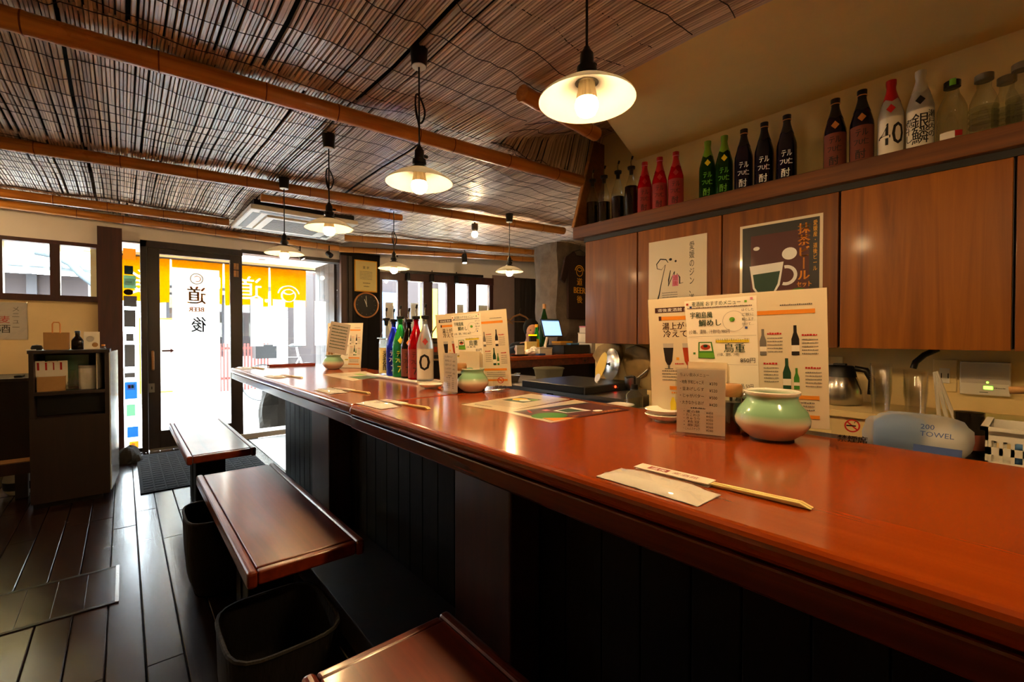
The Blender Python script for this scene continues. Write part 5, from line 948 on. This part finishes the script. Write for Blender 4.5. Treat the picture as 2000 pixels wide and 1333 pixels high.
# big laminated menus
def menu(name, lab, bl, br, zt, sh_, full=True, extra=True):
    bl = Vector(bl); br = Vector(br); r_ = br - bl; w = r_.length; u_ = Vector((sh_[0], sh_[1], zt - Z)); h = u_.length; M = frame(bl, r_, u_)
    t = thing(name, lab, 'menu', ((bl + br) / 2)[:], group='laminated menus on the bar')
    MB().box(0, w, 0, h, -.002, 0, M=M).build('board', 'gloss_paper', t, W=True, bevel=.0008)
    MB().box(-.004, w + .004, -.001, h + .003, -.0028, -.0022, M=M).build('laminate', 'clear_wrap', t, W=True)
    q = Sheet(M, t, W=True, lift=.0005); kx = w / .44; ky = h / .36; 
    X = lambda v: v * kx; Yv = lambda v: v * ky
    q.rect('brown_ink', X(.02), Yv(.318), X(.20), Yv(.333)); q.text('white_ink', '道後麦酒館 | Drink Menu', X(.028), Yv(.321), Yv(.009), width=X(.15))
    q.rect('orange_print', X(.038), Yv(.295), X(.2), Yv(.306)); q.rect('brown_ink', X(.030), Yv(.294), X(.038), Yv(.307)); q.text('brown_ink', '湯上がりビール', X(.04), Yv(.268), Yv(.019), width=X(.145), bold=.0008); q.text('brown_ink', '冷えてます。', X(.042), Yv(.245), Yv(.019), width=X(.125), bold=.0008)
    for i, (cx, m1) in enumerate([(.055, 'ink'), (.11, 'amber_ink')]):
        q.poly('paper_grey', [(X(cx - .015), Yv(.225)), (X(cx + .015), Yv(.225)), (X(cx + .014), Yv(.205)), (X(cx - .014), Yv(.205))]); q.poly(m1, [(X(cx - .0145), Yv(.212)), (X(cx - .010), Yv(.172)), (X(cx - .004), Yv(.160)), (X(cx + .004), Yv(.160)), (X(cx + .010), Yv(.172)), (X(cx + .0145), Yv(.212))]); q.rect('grey_ink', X(cx - .003), Yv(.150), X(cx + .003), Yv(.160)); q.rect('grey_ink', X(cx - .012), Yv(.147), X(cx + .012), Yv(.150)); q.rect(['gold_ink', 'blue_ink'][i], X(cx + .022), Yv(.175), X(cx + .03), Yv(.183)); q.scribble('red_ink', X(cx + .018), Yv(.162), X(.025), Yv(.006))
    for i in range(4): q.scribble('grey_ink', X(.035), Yv(.140 - i * .009), X(.12), Yv(.005))
    q.rect('orange_print', X(.055), Yv(.085), X(.2), Yv(.096)); q.scribble('orange_print', X(.06), Yv(.074), X(.13), Yv(.007)); 
    for i, mm in enumerate(['yellow_ink', 'plastic_blue', 'red_ink', 'orange_print']): q.poly(mm, [(X(.055 + i * .024), Yv(.02)), (X(.072 + i * .024), Yv(.02)), (X(.072 + i * .024), Yv(.045)), (X(.066 + i * .024), Yv(.062)), (X(.061 + i * .024), Yv(.062)), (X(.055 + i * .024), Yv(.045))])
    # right page
    q.rect('orange_print', X(.285), Yv(.298), X(.415), Yv(.309)); q.scribble('grey_ink', X(.34), Yv(.32), X(.07), Yv(.005))
    for (cx, y0, sc, mm) in [(.372, .19, 1.0, 'ink'), (.352, .10, 1.05, 'dark_green'), (.373, .10, .72, 'green_ink'), (.300, .19, .9, 'grey_ink')]:
        a_ = .0085 * sc; q.poly(mm, [(X(cx - a_), Yv(y0)), (X(cx + a_), Yv(y0)), (X(cx + a_), Yv(y0 + .042 * sc)), (X(cx + a_ * .4), Yv(y0 + .06 * sc)), (X(cx + a_ * .4), Yv(y0 + .078 * sc)), (X(cx - a_ * .4), Yv(y0 + .078 * sc)), (X(cx - a_ * .4), Yv(y0 + .06 * sc)), (X(cx - a_), Yv(y0 + .042 * sc))]); q.rect('paper', X(cx - a_), Yv(y0 + .01), X(cx + a_), Yv(y0 + .026 * sc))
    for cx, y0 in [(.310, .245), (.386, .24), (.300, .165), (.392, .155)]:
        q.scribble('red_ink', X(cx), Yv(y0), X(.032), Yv(.007))
        for i in range(5): q.scribble('grey_ink', X(cx), Yv(y0 - .011 - i * .009), X(.034), Yv(.004))
    q.rect('orange_print', X(.285), Yv(.075), X(.42), Yv(.085)); q.rect('orange_print', X(.285), Yv(.025), X(.42), Yv(.034))
    for i in range(3): q.scribble('grey_ink', X(.30), Yv(.064 - i * .009), X(.11), Yv(.005))
    # handwritten overlay sheet
    MB().add([M @ Vector(p) for p in [(X(.118), Yv(.03), .0011), (X(.288), Yv(.03), .0011), (X(.288), Yv(.352), .0011), (X(.105), Yv(.348), .0011)]], [(0, 1, 2, 3)]).build('handwritten_sheet', 'paper_hand', t, W=True)
    q.l = .0016
    q.text('dark_green', '麦酒館 おすすめメニュー', X(.125), Yv(.332), Yv(.012), width=X(.125)); q.scribble('brown_ink', X(.112), Yv(.325), X(.165), Yv(.004))
    q.text('dark_green', '宇和島風', X(.120), Yv(.298), Yv(.016), width=X(.058), bold=.0005); q.text('dark_green', '鯛めし', X(.142), Yv(.275), Yv(.017), width=X(.058), bold=.0005); q.text('ink', '(小鉢、漬物、汁物付) 980円', X(.116), Yv(.253), Yv(.010), width=X(.105))
    q.ring('paper_grey', X(.232), Yv(.285), X(.028), .0012); q.disc('lime', X(.228), Yv(.29), .007, .006); q.disc('green_ink', X(.231), Yv(.288), .003)
    for i in range(4): q.text('ink', ['ほぐした', 'ご飯に', '鯛と玉子', 'かけて…'][i], X(.252), Yv(.312 - i * .013), Yv(.007), width=X(.028))
    q.rect('grey_ink', X(.115), Yv(.244), X(.285), Yv(.2446)); q.rect('yellow_ink', X(.185), Yv(.226), X(.268), Yv(.233)); q.text('ink', 'どちらも当店人気のメニューです！', X(.185), Yv(.229), Yv(.008), width=X(.083))
    q.poly('green_ink', [(X(.138), Yv(.182)), (X(.182), Yv(.180)), (X(.175), Yv(.228)), (X(.140), Yv(.228))]); q.poly('paper', [(X(.142), Yv(.202)), (X(.175), Yv(.202)), (X(.172), Yv(.225)), (X(.143), Yv(.225))]); q.disc('amber_ink', X(.158), Yv(.213), X(.013), Yv(.008)); q.disc('dark_green', X(.158), Yv(.216), X(.006), Yv(.004)); q.rect('lime', X(.140), Yv(.183), X(.180), Yv(.197))
    q.text('dark_green', '鳥重', X(.205), Yv(.200), Yv(.022), width=X(.052), bold=.0006); q.text('ink', '(小鉢、漬物、汁物)', X(.188), Yv(.188), Yv(.008), width=X(.055)); q.text('ink', '850円', X(.245), Yv(.170), Yv(.013), width=X(.036))
    q.rect('grey_ink', X(.118), Yv(.163), X(.286), Yv(.1636)); q.rect('yellow_ink', X(.125), Yv(.146), X(.205), Yv(.152)); q.text('ink', '数量に限りがございます', X(.125), Yv(.149), Yv(.008), width=X(.08)); q.text('ink', '単品 50円', X(.235), Yv(.098), Yv(.012), width=X(.04)); q.rect('yellow_ink', X(.245), Yv(.06), X(.283), Yv(.067)); q.scribble('ink', X(.245), Yv(.066), X(.036), Yv(.006)); 
    for cx, cy, mm in [(.113, .338, 'amber_ink'), (.122, .329, 'blue_ink'), (.262, .338, 'lime'), (.276, .345, 'pink_ink'), (.262, .266, 'blue_ink'), (.128, .195, 'green_ink')]: q.rect(mm, X(cx - .003), Yv(cy - .003), X(cx + .003), Yv(cy + .003))
    q.done(); return t
menu('drink_menu', 'large laminated drink menu standing at right with handwritten overlay sheet', (1.225, .775, Z + .002), (1.335, .345, Z + .013), 1.203, (-.02, .0)); menu('drink_menu', 'laminated drink menu standing in the middle of the bar', (1.15, 1.87, Z + .002), (1.305, 1.53, Z + .022), 1.192, (-.02, .0))
menu('drink_menu', 'laminated drink menu at the far end beside the small pot', (1.17, 3.56, Z + .002), (1.335, 3.29, Z + .002), 1.185, (.03, .01))
t, q = sheet_thing('grey_flyer', 'grey handwritten flyer leaning before the far menu', 'flyer', (1.09, 3.30, .98), (.12, -.10, -.03), (-.12, .08, .3), .14, .22, 'paper_grey'); [q.scribble('dark_green', .015, .19 - i * .022, .11, .010) for i in range(8)]; q.done()
for n_, (bl, br, h, lab) in enumerate([((1.058, .60), (1.094, .495), .165, 'acrylic stand with handwritten snack price list at right'), ((1.062, 1.70), (1.068, 1.605), .17, 'acrylic stand with price list beside the middle pot')]):
    bl = Vector((*bl, Z)); br = Vector((*br, Z)); M = frame(bl, br - bl, (0, 0, 1)); w = (br - bl).length; t = thing('price_stand', lab, 'card stand', ((bl + br) / 2)[:], group='acrylic price stands')
    MB().box(-.012, w + .012, .0005, .005, -.03, .03, M=M).build('base', 'clear_wrap', t, W=True); MB().box(0, w, .006, h, -.0008, .0008, M=M).build('card', 'paper', t, W=True); MB().box(-.003, w + .003, .005, h + .003, .0015, .003, M=M).build('acrylic_front', 'clear_wrap', t, W=True)
    q = Sheet(M, t, W=True, lift=.001)
    q.text('grey_ink', 'ちょい飲みメニュー', .008, h - .018, .008, width=w * .6)
    for i, (a, b) in enumerate([('・地魚 宇和じゃこ天', '¥370'), ('・釜あげしらす', '¥520'), ('・じゃがバター', '¥500'), ('・大きなからあげ', '¥420')]): q.text('brown_ink', a, .008, h - .036 - i * .017, .008, width=w * .5); q.text('ink', b, w * .68, h - .038 - i * .017, .008, width=w * .16)
    q.scribble('grey_ink', w * .3, h - .098, w * .3, .005)
    for i, (a, b) in enumerate([('・麦の穂', '¥450'), ('・たこわさ', '¥420'), ('・きゅうり', '¥350'), ('・枝豆', '¥350'), ('・豚足', '¥360'), ('・こんぶスナック', '¥240')]): q.text('brown_ink', a, w * .15, h - .108 - i * .0085, .006, width=w * .34); q.text('ink', b, w * .62, h - .109 - i * .0085, .006, width=w * .14)
    q.done()
ns = thing('no_smoking_sign', 'clear acrylic no smoking seat sign at the bar edge', 'sign', (1.197, .268, Z)); M = frame((1.184, .303, Z), (.026, -.068, 0), (0, 0, 1)); MB().box(-.004, .077, .0005, .005, -.012, .012, M=M).build('base', 'clear_wrap', ns, W=True); MB().box(0, .073, .005, .083, -.0015, .0015, M=M).build('plate', 'clear_wrap', ns, W=True)
q = Sheet(M, ns, W=True, lift=.0022); q.ring('red_ink', .0365, .053, .014, .003); q.stroke('red_ink', [(.027, .062), (.046, .044)], .003); q.rect('ink', .026, .0515, .043, .0545); q.ring('ink', .044, .060, .004, .0012, 10, 0, 200); q.text('ink', '禁煙席', .0365, .018, .013, center=True, width=.052, bold=.0008); q.done()
ns2 = thing('no_smoking_sign', 'small clear no smoking sign at the foot of the middle menu', 'sign', (1.27, 1.55, Z)); M = frame((1.235, 1.575, Z), (.05, -.06, 0), (0, 0, 1)); MB().box(-.002, .072, .0005, .004, -.01, .01, M=M).build('base', 'clear_wrap', ns2, W=True); MB().box(0, .07, .004, .075, -.001, .001, M=M).build('plate', 'clear_wrap', ns2, W=True); q = Sheet(M, ns2, W=True, lift=.0016); q.ring('red_ink', .035, .05, .014, .003).stroke('red_ink', [(.026, .059), (.044, .041)], .003); q.text('ink', '禁煙席', .035, .014, .013, center=True, width=.05, bold=.0008); q.done()
# condiments
for x_, y_, lab in [(1.172, .515, 'soy sauce bottle with wooden cap beside the price stand'), (1.12, 1.655, 'soy sauce bottle with wooden cap behind the middle pot')]:
    t = thing('soy_bottle', lab, 'bottle', (x_, y_, Z), group='soy sauce bottles'); MB().lathe([(0, 0), (.022, 0), (.024, .003), (.024, .092), (.021, .095), (0, .095)], 24).build('body', 'clear_glass', t, True); MB().lathe([(0, .004), (.0205, .004), (.0225, .007), (.0225, .08), (0, .081)], 24).build('soy', 'liquid_dark', t, True); MB().lathe([(.024, .094), (.0255, .096), (.0255, .120), (.022, .125), (0, .125)], 24).build('cap', 'pale_wood', t, True); MB().tube([(-.02, .01, .112), (-.034, .016, .112)], .004, 6).build('pour_hole', 'dark_grey', t, True)
for (x_, y_, rz, lab) in [(1.225, .60, R(-76), 'napkin stand with cream paper napkins behind the price stand'), (1.20, 1.69, R(-60), 'napkin stand with cream paper napkins behind the middle pot')]:
    t = thing('napkin_stand', lab, 'napkins', (x_, y_, Z), rz, group='napkin stands'); MB().box(-.055, .055, -.03, .03, 0, .006).build('base', 'cab_dark', t); MB().box(-.055, .055, .022, .03, .006, .10).build('back_plate', 'cab_dark', t); MB().box(-.055, .055, -.03, -.024, .006, .075).build('front_plate', 'cab_dark', t)
    for i in range(5): MB().box(-.05, .05, -.02 + i * .008, -.018 + i * .008, .007, .175 - .003 * i).build('napkin', 'napkin', t)
t = thing('toothpick_jar', 'brown glass shaker between the soy bottle and the pot', 'shaker', (1.262, .525, Z)); MB().lathe([(.018, 0), (.020, .004), (.020, .07), (.015, .08), (0, .08)], 18).build('body', 'brown_glass', t, True); MB().lathe([(.016, .08), (.016, .092), (.010, .097), (0, .097)], 18).build('cap', 'steel', t, True)
for i, z_ in enumerate((0, .014)):
    t = thing('small_plate', ['lower of two stacked white saucers by the price stand', 'upper of two stacked white saucers by the price stand'][i], 'plate', (1.195, .715, Z + z_), group='stacked saucers at right'); MB().lathe([(0, 0), (.026, 0), (.028, .003), (.048, .010), (.0565, .020), (.055, .0215), (.046, .0125), (.026, .006), (0, .0055)], 36).build('dish', 'ceramic', t, True); MB().lathe([(.0255, -.0002), (.0285, -.0002), (.029, .003), (.025, .003)], 30).build('foot', 'ceramic', t, True)
t = thing('small_plate', 'white saucer left of the middle price stand', 'plate', (1.09, 1.86, Z)); MB().lathe([(0, 0), (.026, 0), (.028, .003), (.048, .010), (.0565, .020), (.055, .0215), (.046, .0125), (.026, .006), (0, .0055)], 36).build('dish', 'ceramic', t, True); MB().lathe([(.0255, -.0002), (.0285, -.0002), (.029, .003), (.025, .003)], 30).build('foot', 'ceramic', t, True)
# the row of pourer bottles
ty = thing('folded_cloth_mat', 'cream folded cloth under the row of coloured bottles', 'cloth', (1.21, 2.37, Z)); MB().box(1.125, 1.30, 2.05, 2.69, Z + .0003, Z + .006).build('cloth', 'paper', ty, bevel=.002, W=True); MB().tube([(1.13, 2.055, Z + .008), (1.128, 2.35, Z + .009), (1.132, 2.685, Z + .008)], .007, 8).build('rolled_edge', 'paper', ty, True, W=True)
zb = Z + .006
F = lambda x_, y_: math.atan2(-y_, -x_)
KB = [('テル', .03, .135, .0, False, .045), ('フU仁', .028, .098, -.05, False, .055), ('7', .036, .048, -.1, False, .024)]
bottle((1.215, 2.13, zb), 'frosted bottle with large brushed 0 on its label, front of the bar row', 'frost_glass', r=.0445, h=.335, pourer=True, label='paper', lz=(.012, .17), txt=[('0', .085, .10, -.1, False, .06)], diamond='red_wrap', liquid=None)
bottle((1.215, 2.228, zb), 'bright red glass pourer bottle in the bar row', 'red_glass', r=.0445, h=.335, pourer=True, label='label_red', lz=(.012, .165), txt=KB, tmat='brown_ink')
bottle((1.22, 2.322, zb), 'dark brown pourer bottle with copper label in the bar row', 'brown_glass', r=.0445, h=.32, pourer=True, label='label_brown', lz=(.012, .165), txt=KB, diamond='copper')
bottle((1.215, 2.414, zb), 'bright green glass pourer bottle in the bar row', 'green_glass', r=.0445, h=.34, pourer=True, txt=KB, tmat='yellow_ink', diamond='yellow_ink')
bottle((1.22, 2.508, zb), 'deep blue glass pourer bottle in the bar row', 'blue_glass', r=.0445, h=.325, pourer=True, txt=KB, tmat='white_ink')
bottle((1.215, 2.600, zb), 'clear glass pourer bottle with cream label at the far end of the bar row', 'clear_glass', r=.0445, h=.335, pourer=True, label='yellow_card', lz=(.012, .165), txt=[('麦焼酎', .12, .09, 0, True, None)])
# machine behind the bar
mc = thing('drink_warmer', 'steel drink warmer with lit orange switch behind the bar', 'machine', (1.62, 2.95, 0)); bx('stand', 'black', 1.46, 1.85, 2.62, 3.25, 0, .80, mc); bx('body', 'steel', 1.46, 1.85, 2.62, 3.25, .92, 1.07, mc, .008); bx('neck', 'black', 1.50, 1.82, 2.68, 3.2, .80, .92, mc); bx('front_plate', 'dark_grey', 1.50, 1.80, 2.61, 2.62, .94, 1.055, mc); bx('switch_panel', 'steel_dull', 1.53, 1.70, 2.604, 2.611, .965, 1.04, mc)
bx('switch', 'orange_led', 1.585, 1.61, 2.60, 2.605, .985, 1.02, mc); bx('switch', 'amber_ink', 1.55, 1.572, 2.60, 2.605, .985, 1.02, mc); bx('top_rim', 'steel', 1.45, 1.86, 2.61, 3.26, 1.07, 1.078, mc)
for i, (x_, y_, dx, lab) in enumerate([(1.55, 3.0, -.02, 'steel ladle standing upright in the drink warmer'), (1.60, 2.75, .07, 'steel spatula leaning out of the drink warmer')]):
    t = thing('ladle', lab, 'ladle', (x_, y_, 1.0785), group='utensils in the warmer'); MB().tube([(0, 0, 0), (dx, 0, .10)], .005, 6).build('shaft', 'steel', t, True); MB().lathe([(0, 0), (.012, .01), (.014, .04), (.006, .055), (0, .056)], 12, (dx, 0, .095)).build('head', 'steel', t, True)
# leaflets on the bar
def flat(name, lab, pts, z_, mat, grp=None):
    t = thing(name, lab, 'flyer', (sum(p[0] for p in pts) / 4, sum(p[1] for p in pts) / 4, z_), group=grp); MB().hexa([(p[0], p[1], z_) for p in pts], [(p[0], p[1], z_ + .0008) for p in pts]).build('sheet', mat, t, W=True)
    o = Vector((*pts[0], z_ + .0008)); r_ = Vector((*pts[1], z_ + .0008)) - o; u_ = Vector((*pts[3], z_ + .0008)) - o; return t, Sheet(frame(o, r_, u_), t, W=True, lift=.0004), r_.length, u_.length
t, q, w, h = flat('table_flyer', 'white and photo flyer lying flat on the bar, left half', [(.912, 1.345), (.935, 1.13), (1.31, 1.19), (1.305, 1.405)], Z + .0004, 'gloss_paper')
q.rect('dark_green', w * .12, h * .45, w * .62, h * .72).disc('gold_ink', w * .3, h * .6, .03).disc('paper', w * .45, h * .58, .022).disc('lime', w * .52, h * .66, .018)
for i in range(5): q.scribble('grey_ink', w * .1, h * (.36 - i * .04), w * .75, .006)
for i in range(4): q.scribble('grey_ink', w * .72, h * (.9 - i * .06), w * .22, .006)
q.scribble('brown_ink', w * .15, h * .08, w * .4, .012); q.done()
t, q, w, h = flat('table_flyer', 'dark maroon matcha drink flyer lying flat on the bar, right half', [(.935, 1.128), (.918, .905), (1.262, .925), (1.31, 1.165)], Z + .0004, 'gloss_paper')
q.rect('maroon', w * .06, h * .05, w * .94, h * .95).rect('black', w * .06, h * .05, w * .16, h * .95); q.disc('green_ink', w * .62, h * .18, w * .22, h * .16).poly('orange_ink', [(w * .7, h * .06), (w * .94, h * .06), (w * .94, h * .3)]); q.poly('white_ink', [(w * .28, h * .62), (w * .66, h * .64), (w * .6, h * .38), (w * .35, h * .36)]).poly('dark_green', [(w * .32, h * .56), (w * .63, h * .58), (w * .58, h * .40), (w * .37, h * .39)]); q.disc('white_ink', w * .72, h * .68, w * .06, h * .05); q.text('orange_ink', '抹茶ビ｜ル', w * .84, h * .30, h * .6, vertical=True, width=w * .1); q.rect('pink_ink', w * .2, h * .30, w * .3, h * .36).stroke('red_ink', [(w * .1, h * .2), (w * .3, h * .14)], .01); q.done()
t, q, w, h = flat('table_flyer', 'white and dark flyer lying flat at the far end of the bar', [(.945, 2.94), (.935, 2.41), (1.17, 2.58), (1.25, 3.0)], Z + .0004, 'gloss_paper'); q.rect('dark_green', w * .5, h * .2, w * .85, h * .6).rect('maroon', w * .55, h * .6, w * .9, h * .8).disc('green_ink', w * .65, h * .3, .03).rect('lime', w * .2, h * .5, w * .4, h * .65); [q.scribble('grey_ink', w * .1, h * (.2 + i * .06), w * .3, .008) for i in range(4)]; q.done()
tt = thing('bench_stand_in', 'added brown strip at the far end of the bar, standing in for a bench outside', 'tray', (1.02, 3.90, Z)); MB().box(-.17, .17, -.035, .035, .0005, .006).build('base', 'bench_wood', tt); [MB().box(-.17, .17, a, a + .006, .006, .018).build('lip', 'bench_wood', tt) for a in (-.035, .029)]  # added brown strip on the bar, stands in for a bench edge outside
# place settings: towel, chopsticks in a paper sleeve
def setting(x_, y_, rz, which, big=False):
    t = thing('wet_towel', 'wrapped wet towel ' + which, 'towel', (x_, y_, Z), rz, group='wrapped towels on the bar')
    m = MB(); nx, ny = 6, 14; vs = []
    for j in range(ny + 1):
        for i in range(nx + 1):
            u, v = i / nx, j / ny; e = min(1, min(v, 1 - v) * 5); zz = .0015 + .009 * e * (1 - (2 * u - 1) ** 6) + random.uniform(-.0006, .0006); vs.append((-.037 + .074 * u, -.093 + .186 * v, zz))
    m.add(vs, [(j * (nx + 1) + i, j * (nx + 1) + i + 1, (j + 1) * (nx + 1) + i + 1, (j + 1) * (nx + 1) + i) for j in range(ny) for i in range(nx)]); k0 = len(m.v); m.add([(-.037, -.093, .0004), (.037, -.093, .0004), (.037, .093, .0004), (-.037, .093, .0004)], [(3, 2, 1, 0)]); m.build('towel_roll', 'white', t, True)
    m2 = MB(); m2.add([(a * 1.03, b * 1.0, c + .001 + random.uniform(0, .0012)) for a, b, c in vs], [(j * (nx + 1) + i, j * (nx + 1) + i + 1, (j + 1) * (nx + 1) + i + 1, (j + 1) * (nx + 1) + i) for j in range(ny) for i in range(nx)]); m2.build('plastic_wrapper', 'clear_wrap', t, True)
    Rz = Matrix.Rotation(rz, 4, 'Z'); c = Vector((x_, y_, Z)) + Rz @ Vector((.068, .0, 0))
    s_ = thing('chopstick_sleeve', 'paper chopstick sleeve ' + which, 'sleeve', c[:], rz + R(3), group='chopstick sleeves on the bar'); MB().box(-.016, .016, -.062, .075, .0045, .0062).build('paper_fold', 'paper', s_); MB().box(-.016, .016, -.062, .075, .0003, .0012).build('paper_back', 'paper', s_)
    q = Sheet(frame((-.008, .07, .0062), (0, -1, 0), (1, 0, 0)), s_); q.rect('label_red', .018, -.001, .056, .016); q.text('white_ink', '道後', .022, .002, .011, width=.03); q.text('label_red', '麦酒館', .064, .002, .011, width=.045); q.done()
    o = thing('chopsticks', 'pale wooden disposable chopsticks ' + which, 'chopsticks', c[:], rz + R(3), group='chopsticks on the bar'); 
    for e in (-.0042, .0042): MB().hexa([(e - .0036, -.205, .0016), (e + .0036, -.205, .0016), (e + .0028, .0, .0016), (e - .0028, .0, .0016)], [(e - .0036, -.19, .0075), (e + .0036, -.19, .0075), (e + .0028, .0, .0042), (e - .0028, .0, .0042)]).build('stick', 'yellow_card', o, bevel=.001)
setting(.667, .417, R(0), 'nearest the camera on the bar front edge'); setting(.682, 1.53, R(4), 'just beyond the counter seam'); setting(.69, 2.04, R(5), 'third along the bar front edge'); setting(.68, 2.95, R(5), 'fourth along the bar, near its far end'); setting(.675, 3.84, R(4), 'at the far end corner of the bar')
